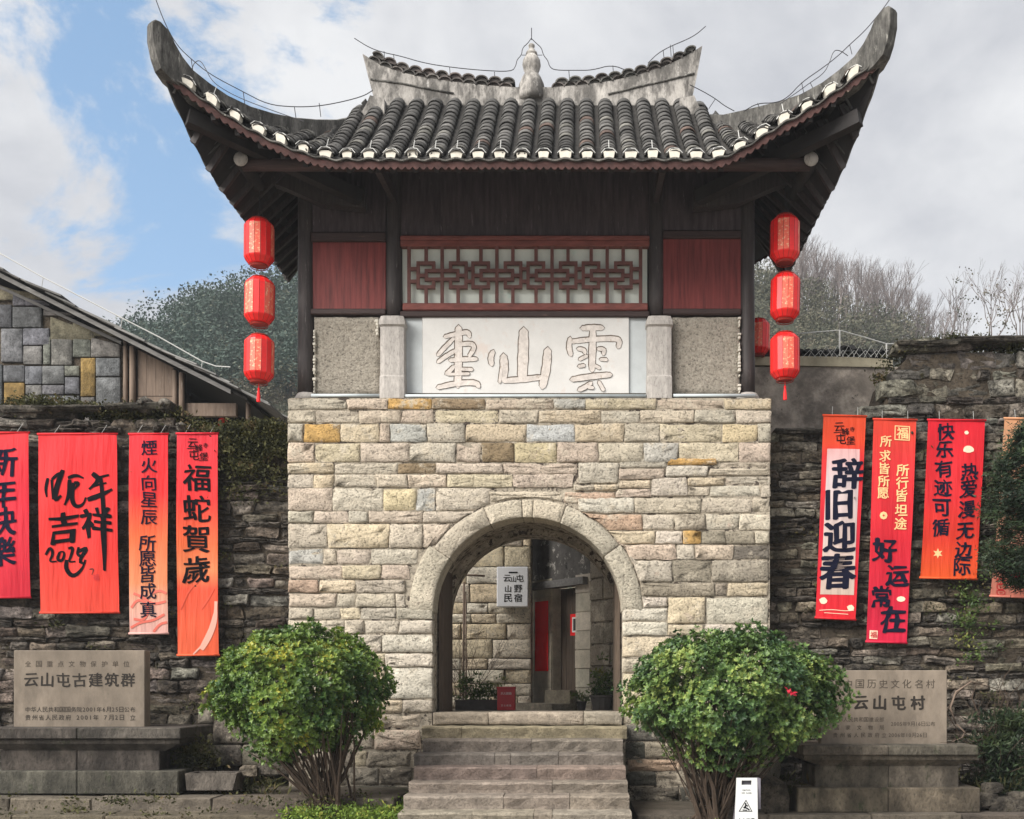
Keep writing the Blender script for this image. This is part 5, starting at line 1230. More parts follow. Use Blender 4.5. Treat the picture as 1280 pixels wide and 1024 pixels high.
for x0, x1, y0, y1, c in hand:
    q = [(x0+.6, max(y0, roof_y(x0)+5)+.5), (x1-.4, max(y0, roof_y(x1)+5)+.5), (x1-.4, y1), (x0+.6, y1)]
    if q[0][1] > y1-4 and q[1][1] > y1-4: continue
    q[0] = (q[0][0], min(q[0][1], y1-1)); q[1] = (q[1][0], min(q[1][1], y1-1))
    rock(hw_core, 'stone', ppoly(q, YH), YH+rnd.uniform(-.005, .01), .12, jit(HB[c], .12), M['houseblock'], jitter=.003, inset=.008, bulge=.006, rough=.003, chop=.008, step=.25)
# timber bay
RL = lambda x: 306+(x+75)*197/391+6
b = MB(); b.prism(ppoly([(152, 545), (228, 545), (228, RL(228)), (152, RL(152))], YH), YH+.12, YH+.16); b.build('inner_panel', M['dark'], hs); b = MB(); b.prism(ppoly([(152, 560), (312, 560), (312, RL(312)), (152, RL(152))], YH), YH+3, YH+3.1); b.build('back_wall', M['dark'], hs)
for x0, x1, y0 in ((152, 158, 425), (160, 168, 432), (214, 220, 462), (222, 229, 465), (306, 312, 497)):
    b = MB(); xm = PX((x0+x1)/2, YH); b.tube([(xm, YH+.06, PZ(545, YH)), (xm, YH+.06, PZ(y0, YH))], PX(x1, YH)-xm, 10); b.build('post', M['palewood'], hs, True)
for i in range(4):
    x0 = 169+i*11.2; b = MB(); b.prism(ppoly([(x0+.15, 493), (x0+11.05, 493), (x0+11.05, RL(x0+11)), (x0+.15, RL(x0))], YH), YH+.09, YH+.115); b.build('plank', M['palewood'], hs)
for y0, y1 in ((494, 503), (503.6, 517)):
    b = MB(); b.box(PX(169, YH), PX(214, YH), YH+.085, YH+.115, PZ(y1, YH), PZ(y0, YH)); b.build('plank', M['palewood'], hs)
b = MB(); b.box(PX(229, YH), PX(292, YH), YH+.1, YH+.2, PZ(518, YH), PZ(502, YH)); b.build('crossbeam', M['palewood'], hs)
# roof: deck, barge board and uneven slates
A_, B_ = (-75, 306), (316, 503)
b = MB()
pa, pb = P(*A_, YH), P(*B_, YH); b.prism([(pa.x, pa.z), (pb.x, pb.z), (pb.x, pb.z-.05), (pa.x, pa.z-.05)], YH-.3, YH+4.5); rf = b.build('roof', M['dark'], hs)
b = MB(); b.prism([(pa.x, pa.z-.0), (pb.x-.25, pb.z+.115), (pb.x-.25, pb.z+.045), (pa.x, pa.z-.075)], YH-.34, YH-.3); b.build('barge_board', M['greywood'], rf)
b = MB(); b.prism([(pa.x, pa.z-.22), (PX(152, YH), PZ(427, YH)), (PX(152, YH), PZ(431, YH)), (pa.x, pa.z-.27)], YH-.02, YH+.0); b.build('barge_board', M['greywood'], rf)
d = (pb-pa).normalized(); L = (pb-pa).length; up = Vector((-d.z, 0, d.x)); up = up if up.z > 0 else -up
s = 0
while s < L+.05:
    for row in range(3):
        l = rnd.uniform(.45, .75); c = pa+d*s+up*(.03+.012*row); y0 = YH-.42+row*.8+rnd.uniform(-.06, .04); dd = (d+up*rnd.uniform(.01, .10)).normalized(); uu = Vector((-dd.z, 0, dd.x)); uu = uu if uu.z > 0 else -uu
        th = rnd.uniform(.018, .035); c2 = c+dd*l; w_ = .9
        vs = [c, c2, c2+uu*th, c+uu*th]; b = MB(); b.add([(p.x, y0, p.z) for p in vs]+[(p.x, y0+w_, p.z) for p in vs], [(0, 1, 2, 3), (7, 6, 5, 4), (0, 4, 5, 1), (1, 5, 6, 2), (2, 6, 7, 3), (3, 7, 4, 0)])
        gk = rnd.uniform(.10, .24); b.build('slate', M['slate'], rf, at=(c.x, y0, c.z), color=(gk, gk*.98, gk*.95, 1))
    s += rnd.uniform(.24, .36)
b = MB(); pts = [(-60, 285), (0, 317), (54, 347), (153, 398), (200, 422), (253, 452), (270, 458), (288, 459)]; b.tube([P(x, y, YH) for x, y in pts], .010, 5)
for x, y0, y1 in ((54, 347, 357), (153, 398, 408), (253, 452, 463)): b.tube([P(x, y0, YH), P(x-2, y1+2, YH)], .007, 4)
b.build('lightning_wire', M['palewire'], rf)

# ================================================================== PLASTER WALL with tile coping (right of the tower)
YQ = 15.3
pw = empty('plaster_wall', P(1030, 550, YQ), 'stained plaster wall with pale coping and dark tile crest beside the lantern string', 'wall')
b = MB(); b.box(PX(940, YQ), PX(1140, YQ), YQ, YQ+.35, 0, PZ(459, YQ)); b.build('wall_face', M['plaster'], pw)
b = MB(); b.prism(ppoly([(940, 447), (1000, 446), (1060, 447), (1115, 450), (1115, 460), (940, 457)], YQ), YQ-.03, YQ+.38); b.build('coping', M['coping'], pw)
for i in range(19):
    for row in range(2):
        x = 942+i*9+row*4.5; h = 0
        if 1045 < x < 1075: h = 7*(1-abs(x-1060)/15)
        p = P(x, 446-row*3.5-h, YQ); b = MB()
        pr = [(.075*math.cos(math.pi*k/6), .075*math.sin(math.pi*k/6)) for k in range(7)]; b.prism(pr, -.0, .3); o = b.build('tile', M['tile'], pw); o.location += Vector((p.x, YQ-.01, p.z)); gk = rnd.uniform(.02, .06); o.color = (gk, gk, gk, 1)
b = MB(); tp = [(945, 419), (1000, 417), (1049, 413), (1078, 421), (1108, 430), (1125, 430)]; b.tube([P(x, y, YQ) for x, y in tp], .009, 5)
for x, y0, y1 in ((1049.5, 413, 445), (1108, 430, 452)): b.tube([P(x, y0, YQ), P(x, y1, YQ)], .014, 6)
for i in range(16): 
    x = 1003+i*7; b.tube([P(x, 447, YQ-.05), P(x+9, 432 if i % 2 else 438, YQ-.05), P(x+17, 447, YQ-.05)], .004, 4)
b.build('wire', M['palewire'], pw)

# ================================================================== COURTYARD beyond the arch
YA = 17.0
ca = empty('courtyard_wall', P(600, 880, YA), 'light stone courtyard wall seen through the arch behind the white sign', 'wall')
b = MB(); b.box(PX(430, YA), PX(664, YA), YA+.05, YA+.5, 1.1, PZ(612, YA)); cc_ = b.build('wall_core', M['core'], ca)
y = 884
while y > 622:
    h = rnd.uniform(12, 27); x = 535+rnd.uniform(-20, 0)
    while x < 664:
        L = rnd.uniform(22, 62); x1 = min(664, x+L)
        if 664-x1 < 10: x1 = 664
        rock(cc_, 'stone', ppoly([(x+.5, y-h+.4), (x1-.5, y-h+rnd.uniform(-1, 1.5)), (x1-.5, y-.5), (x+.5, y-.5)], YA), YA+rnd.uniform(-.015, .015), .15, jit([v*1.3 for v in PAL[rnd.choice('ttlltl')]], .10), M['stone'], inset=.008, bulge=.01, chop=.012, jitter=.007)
        x = x1
    y -= h
# angled building with the doorway
P0 = Vector((PX(664, 17.6), 17.6, 0)); P1 = Vector((PX(740, 16.3), 16.3, 0)); dB = (P1-P0).normalized(); nB = Vector((dB.y, -dB.x, 0))
if nB.y > 0: nB = -nB
def bx2(s0, s1, z0, z1, o0, o1, m, name, parent, color=None):
    b = MB(); vs = [P0+dB*s+nB*o+Vector((0, 0, z)) for s in (s0, s1) for o in (o0, o1) for z in (z0, z1)]
    b.add(vs, [(0, 1, 3, 2), (4, 6, 7, 5), (0, 4, 5, 1), (2, 3, 7, 6), (0, 2, 6, 4), (1, 5, 7, 3)]); o = b.build(name, m, parent)
    if color: o.color = color
    return o
LB = (P1-P0).length
def sB(px):     # distance along the building face of a photo column
    # solve (P0+dB*s).x/(…).y = (px-VX)/F
    k = (px-VX)/F; return (k*P0.y-P0.x)/(dB.x-k*dB.y)
def zB(px, py): s = sB(px); Y = (P0+dB*s).y; return PZ(py, Y)
cbld = empty('courtyard_house', (P0.x+.4, 17, 1.18), 'dark stained house corner with open plank doorway beyond the arch', 'house')
zl = zB(695, 728)
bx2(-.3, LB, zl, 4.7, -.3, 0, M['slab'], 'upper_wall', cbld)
bx2(sB(665), sB(691), 1.15, zl-.09, -.3, -.002, M['arch'], 'door_pier', cbld, (.45, .40, .32, 1)); bx2(sB(720), LB, 1.15, zl-.09, -.3, -.002, M['arch'], 'door_pier', cbld, (.5, .45, .37, 1))
bx2(sB(667), sB(736), zl-.095, zl+.02, -.1, .12, M['greywood'], 'lintel', cbld)
for i in range(7):
    z = 1.25+i*.30; bx2(sB(720.5), LB-.01, z, z+.285, -.02, .012+rnd.uniform(0, .02), M['arch'], 'stone', cbld, jit((.55, .50, .41), .15)); bx2(sB(665.5), sB(690.5), z, z+.285, -.02, .012+rnd.uniform(0, .02), M['arch'], 'stone', cbld, jit((.48, .43, .34), .15))
dr = bx2(sB(691), sB(720), 1.5, zl-.1, -.22, -.18, M['door'], 'door', cbld)
for i in range(4):
    a = sB(691)+(sB(720)-sB(691))*i/4; bx2(a+.003, a+(sB(720)-sB(691))/4-.003, 1.5, zl-.1, -.18, -.165, M['door'], 'plank', dr)
q = bx2(sB(703), sB(716), zB(709, 794), zB(709, 767), -.165, -.160, M['redpaper'], 'door_paper', cbld); bx2(sB(705.5), sB(713.5), zB(709, 790), zB(709, 771), -.160, -.157, M['whitebit'], 'print', q); bx2(sB(707), sB(712), zB(709, 788), zB(709, 773), -.157, -.155, M['pot'], 'picture', q)
bx2(sB(690), sB(722), 1.18, 1.5, -.3, .15, M['step'], 'doorstep', cbld, (.22, .19, .14, 1)); bx2(sB(666), sB(728), 1.18, 1.29, .15, .6, M['step'], 'doorstep', cbld, (.26, .23, .18, 1))
tag(bx2(sB(671.5), sB(687.5), zB(680, 839), zB(680, 752), .035, .045, M['redpaper'], 'red_couplet', None), 'long red paper couplet hung beside the courtyard door', 'couplet')
b = MB(); 
x0, y0 = PX(740, 16.3), 16.3; x1, y1 = PX(792, 15.05), 15.05
b.add([(x0, y0, 1.1), (x1+.2, y1, 1.1), (x1+.2, y1, 4.6), (x0, y0, 4.6), (x0+.6, y0+.3, 1.1), (x1+.8, y1, 1.1), (x1+.8, y1, 4.6), (x0+.6, y0+.3, 4.6)], [(0, 1, 2, 3), (5, 4, 7, 6), (4, 0, 3, 7), (1, 5, 6, 2), (3, 2, 6, 7)])
sw = tag(b.build('side_wall', M['core'], None), 'shaded rough wall closing the courtyard beyond the arch', 'wall')
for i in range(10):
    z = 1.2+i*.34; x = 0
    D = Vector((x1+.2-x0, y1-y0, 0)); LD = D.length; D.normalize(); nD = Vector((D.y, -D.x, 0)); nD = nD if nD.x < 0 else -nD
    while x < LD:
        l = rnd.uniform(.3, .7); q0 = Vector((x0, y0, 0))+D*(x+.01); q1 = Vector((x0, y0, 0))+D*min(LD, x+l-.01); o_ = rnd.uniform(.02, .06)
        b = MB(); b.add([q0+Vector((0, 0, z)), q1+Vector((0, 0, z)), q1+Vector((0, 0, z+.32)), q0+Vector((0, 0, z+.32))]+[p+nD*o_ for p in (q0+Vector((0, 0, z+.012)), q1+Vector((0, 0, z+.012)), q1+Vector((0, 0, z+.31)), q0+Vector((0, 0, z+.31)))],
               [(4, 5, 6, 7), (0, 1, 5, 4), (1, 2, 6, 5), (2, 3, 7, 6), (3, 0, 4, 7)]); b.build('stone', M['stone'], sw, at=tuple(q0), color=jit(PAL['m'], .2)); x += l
# white lodging sign
sg = empty('wall_sign', P(640, 733, 16.8), 'white lightbox sign with black lettering on the courtyard wall', 'sign')
Y = 16.75; b = MB(); b.hull_box(PX(621, Y), PX(660, Y), Y, Y+.2, PZ(758.5, Y), PZ(708.5, Y), .01); b.build('panel', M['signwhite'], sg)
for ch_, x, y, s_ in (('云', 634, 723, 9), ('山', 642, 724, 7), ('屯', 650, 723, 9), ('山', 635, 736, 8.5), ('野', 647.5, 736, 10), ('民', 635, 747.5, 10), ('宿', 647.5, 747.5, 10)):
    p = P(x, y, Y); put_char(sg, ch_, p.x, p.z, s_/F*Y, lambda a, c: Y-.003, M['ink'], .01, .3, seed=x)
b = MB(); b.box(PX(636, Y), PX(647, Y), Y-.006, Y-.002, PZ(716.5, Y), PZ(714.8, Y)); b.build('logo_stroke', M['ink'], sg)
# red equipment box
Y = 15.6; rx = empty('red_box', P(632, 889, Y), 'dark red metal box with white lettering standing inside the gateway', 'box')
b = MB(); b.hull_box(PX(621.5, Y), PX(643.5, Y), Y, Y+.22, PZ(890, Y), PZ(861, Y), .006); b.build('body', M['redmetal'], rx); b = MB(); b.hull_box(PX(620.8, Y), PX(644.2, Y), Y-.01, Y+.23, PZ(861, Y), PZ(858.5, Y), .004); b.build('lid', M['redmetal'], rx)
for yy, s_ in ((867, 3.4), (882, 2.6)):
    for i, ch_ in enumerate('灭火器箱'): p = P(627.5+i*3.4, yy, Y); put_char(rx, ch_, p.x, p.z, s_/F*Y, lambda a, c: Y-.003, M['whitebit'], .0, 0)
# pots, plants, stakes
def pot_plant(x, y, Y, w_, h, label, leafn, trough=False, ph=.5):
    e = empty('potted_plant', P(x, y, Y), label, 'plant', 'planted pots in the courtyard'); c = P(x, y, Y); hw2 = w_/2/F*Y; hh2 = h/F*Y
    b = MB()
    if trough: b.box(c.x-hw2, c.x+hw2, c.y, c.y+.35, c.z, c.z+hh2)
    else: b.lathe((c.x, c.y+.15, c.z), [(hw2*.7, 0), (hw2*.95, hh2*.85), (hw2*1.05, hh2*.86), (hw2*1.05, hh2)], 12)
    b.build('pot', M['pot'], e)
    sp = [(Vector((c.x+rnd.gauss(0, hw2*.45), c.y+.15, c.z+hh2+abs(rnd.gauss(0, ph*.45)))), 1) for _ in range(leafn)]
    tufts('foliage', None, sp, M['potleaf'], n=24, parent=e, leaf=(.04, .09), spread=.05, kind='stuff')
pot_plant(597, 889, 15.8, 56, 14, 'dark trough with bushy plant against the light courtyard wall', 40, True, .45)
pot_plant(752, 889, 15.5, 30, 20, 'large dark pot with leafy plant beside the door leaf', 30, False, .5)
pot_plant(727, 889, 15.9, 13, 12, 'small round pot beside the courtyard doorstep', 6, False, .12)
st = empty('bamboo_trellis', P(580, 885, 16.5), 'thin upright bamboo stakes and dry stems against the courtyard wall', 'trellis')
b = MB(); b.tube([P(579, 888, 16.5), P(580, 728, 16.6)], .02, 6); b.tube([P(583, 888, 16.4), P(582, 740, 16.6)], .014, 6); b.build('stake', M['palewood'], st, True)
b = MB(); b.tube([P(566, 718, 16.7), P(606, 720, 16.7)], .018, 6); b.build('crosspiece', M['palewood'], st, True); b = MB(); b.tube([P(567, 702, 16.8), P(596, 702, 16.8)], .015, 6); b.tube([P(583, 700, 16.8), P(583, 718, 16.8)], .012, 6); b.build('crosspiece', M['palewood'], st, True)
b = MB()
for _ in range(26):
    x = rnd.gauss(583, 9); p = P(x, 886, 16.3); pts = [p]; d = Vector((rnd.gauss(0, .15), 0, 1))
    for k in range(7): d = (d+Vector((rnd.gauss(0, .25), rnd.gauss(0, .1), 0))).normalized(); pts.append(pts[-1]+d*.2)
    b.tube(pts, .006, 3, r2=.002)
b.build('dry_stems', M['palewood'], st, kind='stuff')

# ================================================================== WET FLOOR SIGN
ws = empty('floor_sign', Vector((PX(932, 10.0), 10.1, .0)), 'white folding wet floor sign with warning triangle', 'sign')
Y0 = 10.0; zt = PZ(973, Y0); ang = .16
def fs_pt(u, w_, side): # u across 0..1, w_ height 0 (top) .. 1 (bottom)
    x = PX(921.5, Y0)+(PX(947.5, Y0)-PX(921.5, Y0))*u+(u-.5)*w_*.035-w_*.035; z = zt*(1-w_); return x, z
def panel(front):
    b = MB(); sgn = -1 if front else 1; d = .018
    def pt(u, w_, o): x, z = fs_pt(u, w_, front); return Vector((x+(0 if front else .018), Y0+.06+sgn*(.02+w_*ang)+o*sgn, z))
    us = [0, .25, .72, 1]; ws_ = [0, .035, .095, 1]
    for i in range(3):
        for j in range(3):
            if i == 1 and j == 1: continue
            q = [pt(us[i], ws_[j], 0), pt(us[i+1], ws_[j], 0), pt(us[i+1], ws_[j+1], 0), pt(us[i], ws_[j+1], 0)]; b.add(q, [(0, 3, 2, 1) if front else (0, 1, 2, 3)]); q2 = [v-Vector((0, sgn*d, 0)) for v in q]; b.add(q2, [(0, 1, 2, 3)])
    for a, c in (((0, 0), (1, 0)), ((1, 0), (1, 1)), ((1, 1), (0, 1)), ((0, 1), (0, 0))):
        q = [pt(*a, 0), pt(*c, 0), pt(*c, 0)-Vector((0, sgn*d, 0)), pt(*a, 0)-Vector((0, sgn*d, 0))]; b.add(q, [(0, 1, 2, 3)])
    return b.build('panel', M['plastic'] if front else M['plasticside'], ws)
panel(True); panel(False)
b = MB(); x0_, z0_ = fs_pt(0, .0, 1); x1_, _ = fs_pt(1, 0, 1); b.box(x1_-.002, x1_+.03, Y0+.03, Y0+.1, zt-.30, zt-.004); b.box(x0_+.03, x1_-.03, Y0+.075, Y0+.08, zt-.12, zt-.01); b.build('hinge', M['plasticside'], ws)
def yS(x, z): w_ = 1-z/zt; return Y0+.06-.02-w_*ang-.003
def sc_txt(text, px, py, size):
    n = len(text)
    for i, c in enumerate(text):
        if c == ' ': continue
        p = P(px+(i-(n-1)/2)*size*.78, py, Y0); put_char(ws, c, p.x, p.z, size/F*Y0, yS, M['ink'], .0, 0)
sc_txt('CAUTION', 933, 988, 1.8); sc_txt('WET FLOOR', 933.3, 991.5, 1.8)
b = MB(); T = [P(932.3, 999.5, Y0), P(939.7, 1014, Y0), P(922.5, 1014, Y0)]; cT = sum(T, Vector())/3; Ti = [cT+(p-cT)*.84 for p in T]
b.add([(p.x, yS(p.x, p.z), p.z) for p in T+Ti], [(0, 1, 4, 3), (1, 2, 5, 4), (2, 0, 3, 5)]); b.build('warning_triangle', M['ink'], ws)
b = MB()
for q, w_ in (([(931.5, 1003.5), (931.8, 1007), (929, 1010)], .007), ([(931.6, 1006), (934.5, 1007.5)], .006), ([(929.5, 1008.5), (934, 1010.5), (936, 1012.3)], .007), ([(927.5, 1012), (933, 1012.4)], .004)):
    for a, c in zip(q, q[1:]):
        a, c = P(*a, Y0), P(*c, Y0); d_ = (c-a).normalized(); n_ = Vector((-d_.z, 0, d_.x))*w_; b.add([(p.x, yS(p.x, p.z), p.z) for p in (a+n_, c+n_, c-n_, a-n_)], [(0, 1, 2, 3)])
b.build('slipping_figure', M['ink'], ws)
for i, c in enumerate('小心地滑'): p = P(923.5+i*5.4, 1024.5, Y0); put_char(ws, c, p.x, p.z, 5/F*Y0, yS, M['ink'], .02, 0)

# ================================================================== SHRUBS
def shrub(label, cx, cz, Y, rx, ry, rz, base, m, n, seed, yellow=None):
    rr = random.Random(seed); e = empty('clipped_shrub', base, label, 'shrub', 'round-headed clipped shrubs flanking the steps')
    c = Vector((PX(cx, Y), Y, PZ(cz, Y))); b = MB(); stems = MB(); tips = []
    for i in range(n):
        u = rr.uniform(-1, 1); a = rr.uniform(0, 2*math.pi); s_ = math.sqrt(1-u*u); d = Vector((s_*math.cos(a), s_*math.sin(a), u))
        if d.z < -.6 and rr.random() < .4: continue
        lump = 1+.24*mnoise.noise(d*2.1+Vector((seed, 0, 0)))+.14*mnoise.noise(d*5+Vector((0, seed, 0)))
        k = lump*(1-abs(rr.gauss(0, .16)))+.03; 
        if mnoise.noise(d*3.6+Vector((9, seed, 2))) < -.36 and rr.random() < .7: continue
        zz = d.z*rz*(1 if d.z > 0 else 1.14); q = c+Vector((d.x*rx, d.y*ry, zz))*k
        out_ = (Vector((d.x, d.y, d.z+.55)).normalized()+Vector((rr.gauss(0, .3), rr.gauss(0, .3), rr.gauss(0, .3)))).normalized()
        t1 = out_.orthogonal().normalized(); t2 = out_.cross(t1)
        nl = rr.randint(6, 9); ph = rr.uniform(0, 6.28); L0 = rr.uniform(.042, .062)
        for j in range(nl):
            a2 = ph+2.4*j; el = rr.uniform(.25, .95); dr_ = (t1*math.cos(a2)+t2*math.sin(a2))*math.cos(el)+out_*math.sin(el); sd = dr_.cross(out_).normalized()*L0*.23; L1 = L0*rr.uniform(.75, 1.1)
            tip = q+dr_*L1; mid = q+dr_*L1*.55+out_*.004
            b.add([q, mid+sd, tip, mid-sd], [(0, 1, 2, 3)])
        if i % 90 == 0: tips.append(q)
    b.build('foliage', m, e, kind='stuff')
    for j, tp in enumerate(tips):
        p = Vector(base)+Vector((rr.gauss(0, .09), rr.gauss(0, .08), 0)); pts = [p]; mid = p.lerp(tp, .5)+Vector((rr.gauss(0, .05), rr.gauss(0, .05), -.08))
        mid = Vector((p.x+(tp.x-p.x)*.42, p.y+(tp.y-p.y)*.42, mid.z)); pts = [p, p.lerp(mid, .5)+Vector((rr.gauss(0, .03), 0, 0)), mid, mid.lerp(tp, .5)+Vector((rr.gauss(0, .03), 0, .03)), tp]
        stems.tube(pts, rr.uniform(.008, .018) if j % 5 else .032, 5, r2=.003)
    stems.build('stem', M['bark'], e)
    return e
shrub('round-headed shrub with yellowish leaf patches in front of the blank tower wall', 373, 861, 11.5, .94, .82, .65, (PX(410, 11.3), 11.4, .17), M['leaf'], 7200, 3)
shrub('round-headed deep green shrub behind the wet floor sign', 917, 867, 11.3, 1.11, .88, .67, (PX(888, 11.2), 11.35, .12), M['leaf2'], 8800, 8)
tufts('twigs', 'a few red leaves caught in the deep green shrub', [(P(989, 866, 10.42), 1)], M['redleaf'], n=14, cat='leaves', spread=.02)

# conifer at the edge of the frame
cf = empty('conifer', (PX(1300, 12.4), 12.4, .15), 'dark conifer with drooping sprays in front of the beige banner', 'tree')
rr = random.Random(5); b = MB()
b.tube([(PX(1300, 12.4), 12.4, .1), (PX(1296, 12.4), 12.4, 2.6), (PX(1285, 12.4), 12.4, 4.3)], .06, 8, r2=.015); b.build('trunk', M['bark'], cf, True)
b = MB(); br = MB()
OUT = [(530, 1290, 1300), (560, 1262, 1320), (600, 1238, 1340), (640, 1230, 1350), (680, 1232, 1345), (710, 1245, 1330), (735, 1275, 1320)]
for _ in range(430):
    y = rr.uniform(532, 738); xl = lerp_tab([(a, c) for a, c, d_ in OUT], y); xr = lerp_tab([(a, d_) for a, c, d_ in OUT], y); x = rr.uniform(xl, xr)
    if mnoise.noise(Vector((x*.035, y*.035, 1))) < -.28: continue
    Yc_ = 12.4+rr.gauss(0, .25); tip = P(x, y, Yc_); root = Vector((PX(1296, 12.4), 12.4, tip.z+.12)); br.tube([root, root.lerp(tip, .6)+Vector((0, 0, .06)), tip], .007, 3, r2=.002)
    for k in range(90):
        q = tip+Vector((rr.gauss(0, .07), rr.gauss(0, .06), rr.gauss(0, .05))); d_ = Vector((rr.gauss(-.3, .8), rr.gauss(0, .8), rr.gauss(.1, .8))).normalized()*rr.uniform(.04, .08); s_ = d_.orthogonal().normalized()*.011
        b.add([q-s_, q+d_, q+s_], [(0, 1, 2)])
b.build('foliage', M['conifer'], cf, kind='stuff'); br.build('branch', M['bark'], cf)
tufts('maple_sprig', 'small magenta leaves at the foot of the beige banner', [(P(rr.uniform(1264, 1282), rr.uniform(712, 722), 12.3), 1) for _ in range(8)], M['redleaf'], n=10, cat='leaves', spread=.03)
# dark planting beside the brown plinth
pb_ = empty('dark_shrub', (PX(1262, 12.3), 12.3, .15), 'untidy dark bush with bare twigs beside the brown plinth', 'shrub')
sp = [(P(rr.gauss(1262, 22), rr.uniform(890, 1000), 12.2+rr.uniform(-.2, .3)), rr.uniform(.5, 1.3)) for _ in range(110)]
tufts('foliage', None, sp, M['conifer'], n=60, parent=pb_, leaf=(.04, .12), spread=.08)
b = MB()
for _ in range(60):
    p = P(rr.gauss(1250, 22), rr.uniform(920, 1010), 12.3); pts = [p]; d_ = Vector((rr.gauss(0, .6), rr.gauss(0, .2), rr.uniform(.2, 1))).normalized()
    for k in range(6): d_ = (d_+Vector((rr.gauss(0, .35), rr.gauss(0, .2), rr.gauss(0, .25)))).normalized(); pts.append(pts[-1]+d_*.16)
    b.tube(pts, rr.uniform(.004, .010), 4, r2=.002)
for pts in ([(1183, 890), (1195, 868), (1212, 852), (1235, 858), (1262, 868)], [(1186, 930), (1200, 918), (1192, 905), (1183, 892)], [(1225, 900), (1215, 872), (1222, 850)]): b.tube([P(x, y, 12.9) for x, y in pts], .012, 5, r2=.005)
b.build('branch', M['bark'], pb_)
cb = empty('bare_creeper', P(1215, 860, 12.9), 'pale bare creeper stems rising beside the brown tablet', 'creeper')
b = MB(); b.tube([P(1186, 930, 12.85), P(1203, 922, 12.85), P(1206, 915, 12.85), P(1195, 905, 12.85)], .016, 5, r2=.01); b.tube([P(x, y, 12.85) for x, y in ((1195, 905), (1188, 885), (1195, 865), (1215, 852))], .012, 5); b.build('stem', M['palewood'], cb, True)
b = MB(); pass
# boulders lower right
for i, (x, y, r_) in enumerate(((1228, 1000, .2), (1255, 1008, .26), (1278, 1000, .22), (1240, 985, .14))):
    boulder(x, y, r_, r_*.6, 11.9, (.11, .095, .075), ('grey rock touching the brown plinth end', 'broad mossy rock under the dark bush', 'rock at the picture edge below the dark bush', 'smallest rock resting above the others beside the brown plinth')[i], 20+i)
# shrub behind the trough
tufts('low_shrub', 'low dry brown shrub behind the stone trough', [(P(rr.gauss(243, 14), rr.gauss(945, 10), 12.3), 1) for _ in range(30)], M['moss'], n=40, cat='shrub', spread=.09, leaf=(.03, .08))

# ================================================================== HILLSIDE VEGETATION
rr = random.Random(11)
def forest(name, label, xr, n, m, rad, yr=(50, 98), q=220, leaf=.30, cat='forest', keep=None, tr=None):
    b = MB()
    for _ in range(n):
        Y = rr.uniform(*yr); px = rr.uniform(*xr); X = (px-VX)*Y/F; z = hz(X, Y)
        if keep and not keep(px, Y, z): continue
        r0 = rr.uniform(*rad); c = Vector((X, Y, z+r0*.9)); hgt = r0*rr.uniform(.9, 1.3)
        for k in range(q):
            u = rr.uniform(-.5, 1); a = rr.uniform(0, 6.283); s_ = math.sqrt(max(0, 1-u*u)); d_ = Vector((s_*math.cos(a), s_*math.sin(a), u)); kk = rr.uniform(.72, 1.08)*(1+.25*mnoise.noise(d_*2.2+c))
            p = c+Vector((d_.x*r0, d_.y*r0, d_.z*hgt))*kk; t1 = Vector((rr.gauss(0, 1), rr.gauss(0, 1), rr.gauss(0, 1))).normalized(); t2 = t1.orthogonal().normalized(); L_ = leaf*rr.uniform(.5, 1.3)
            b.add([p-t1*L_, p+t2*L_*.6, p+t1*L_, p-t2*L_*.6], [(0, 1, 2, 3)])
    o = b.build(name, m, None, kind='stuff'); return tag(o, label, cat)
forest('evergreen_forest', 'hazy blue-green evergreen wood on the hill beyond the stone house', (120, 420), 240, M['forest'], (.8, 2.6), (62, 97), 520, .12)
forest('evergreen_forest', 'dark undergrowth and evergreens on the slope behind the bare wood', (930, 1330), 330, M['brush'], (.8, 1.6), (45, 90), 300, .11)
forest('hill_brush', 'dull brown green brush low on the hill beyond the stone house', (150, 420), 260, M['brush'], (.7, 1.4), (38, 64), 300, .085, 'brush')
def bare_tree(mb, base, h, spread, seed, depth=6, r0=.09, lean=0):
    r2 = random.Random(seed)
    def grow(p, d_, L_, r_, k):
        if k == 0: return
        e_ = p+d_*L_; mb.tube([p, (p+e_)/2+Vector((r2.gauss(0, L_*.04), r2.gauss(0, L_*.04), 0)), e_], r_, 3, r2=r_*.65, cap=False)
        for i in range(2 if k < 3 else r2.choice((2, 3))):
            dd = (d_+Vector((r2.gauss(0, spread), r2.gauss(0, spread), r2.gauss(.12, spread*.5)))).normalized(); grow(e_, dd, L_*r2.uniform(.62, .85), r_*.62, k-1)
    grow(Vector(base), Vector((lean, 0, 1)).normalized(), h*.28, r0, depth)
protos = []
for i in range(6):
    mb = MB(); bare_tree(mb, (0, 0, 0), 6.5, .26, 40+i, 6, .08); protos.append(mb)
b = MB()
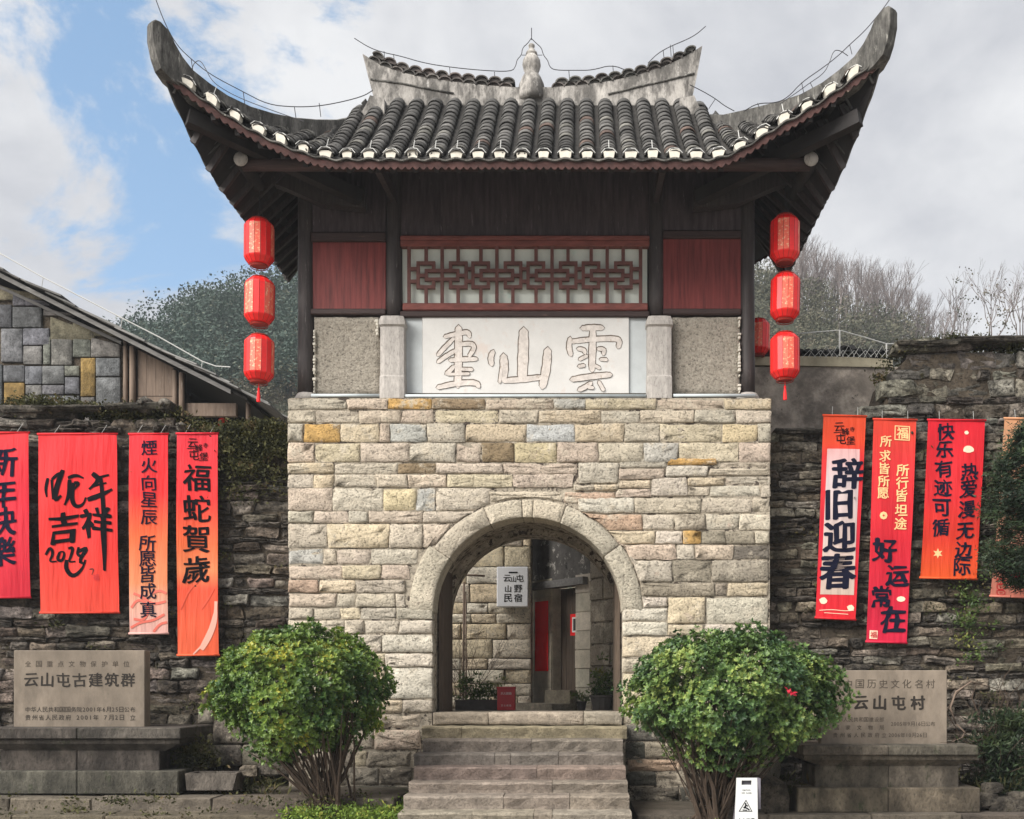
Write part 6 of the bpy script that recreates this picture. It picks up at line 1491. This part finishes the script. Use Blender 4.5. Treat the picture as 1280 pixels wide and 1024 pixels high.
for i in range(150):
    Y = rr.uniform(76, 97); px = rr.uniform(985, 1205); X = (px-VX)*Y/F; z = hz(X, Y)-.3; s_ = rr.uniform(.65, 1.05); a = rr.uniform(0, 6.28); p_ = protos[i % 6]; ca_, sa_ = math.cos(a)*s_, math.sin(a)*s_
    b.add([(X+x*ca_-y*sa_, Y+x*sa_+y*ca_, z+zz*s_) for x, y, zz in p_.v], p_.f)
for i in range(26):
    Y = rr.uniform(90, 97); px = rr.uniform(150, 370); X = (px-VX)*Y/F; z = hz(X, Y)-.3; s_ = rr.uniform(.35, .55); p_ = protos[i % 6]
    b.add([(X+x*s_, Y+y*s_, z+zz*s_) for x, y, zz in p_.v], p_.f)
tag(b.build('bare_wood', M['twig'], None, kind='stuff'), 'grey leafless wood covering the hill crest beyond the lantern string', 'forest')
for (px, Y, h, lab, sd, dp) in ((1182, 60, 6.2, 'slender bare tree rising above the wall at the foot of the hill', 3, 6), (1238, 58, 6.6, 'broad bare tree with a few dead leaves above the dry-stone wall', 12, 7), (1278, 62, 6.8, 'bare tree leaning out of the picture edge above the wall', 17, 6)):
    X = (px-VX)*Y/F; z = PZ(432, Y)-2.0; e = empty('bare_tree', (X, Y, z), lab, 'tree'); mb = MB(); bare_tree(mb, (X, Y, z), h*1.02, .30, sd, dp, .09); mb.build('branches', M['twig'], e)
    mb = MB(); mb.tube([(X, Y, hz(X, Y)-.2), (X, Y, z+.02)], .14, 7, r2=.09); mb.build('trunk', M['twig'], e)
    if '   broad'.strip() in lab: tufts('foliage', None, [(Vector((X+rr.gauss(0, 1.1), Y, z+h*.62+rr.gauss(0, .9))), 1) for _ in range(60)], M['brush'], n=5, parent=e, leaf=(.1, .2), spread=.2, w=.05)

# ------------------------------------------------------------------ haze in the valley air
hb = MB(); hb.box(-200, 200, -60, 172, -1.5, 58); hm = bpy.data.materials.new('haze_air'); hm.use_nodes = True; t_ = hm.node_tree; t_.nodes.remove(t_.nodes['Principled BSDF'])
pv = t_.nodes.new('ShaderNodeVolumePrincipled'); pv.inputs['Color'].default_value = (.86, .92, 1, 1); pv.inputs['Density'].default_value = .0008; t_.links.new(pv.outputs[0], t_.nodes['Material Output'].inputs['Volume'])
tag(hb.build('haze', hm), 'thin blue-grey haze filling the valley air', None, kind='stuff')
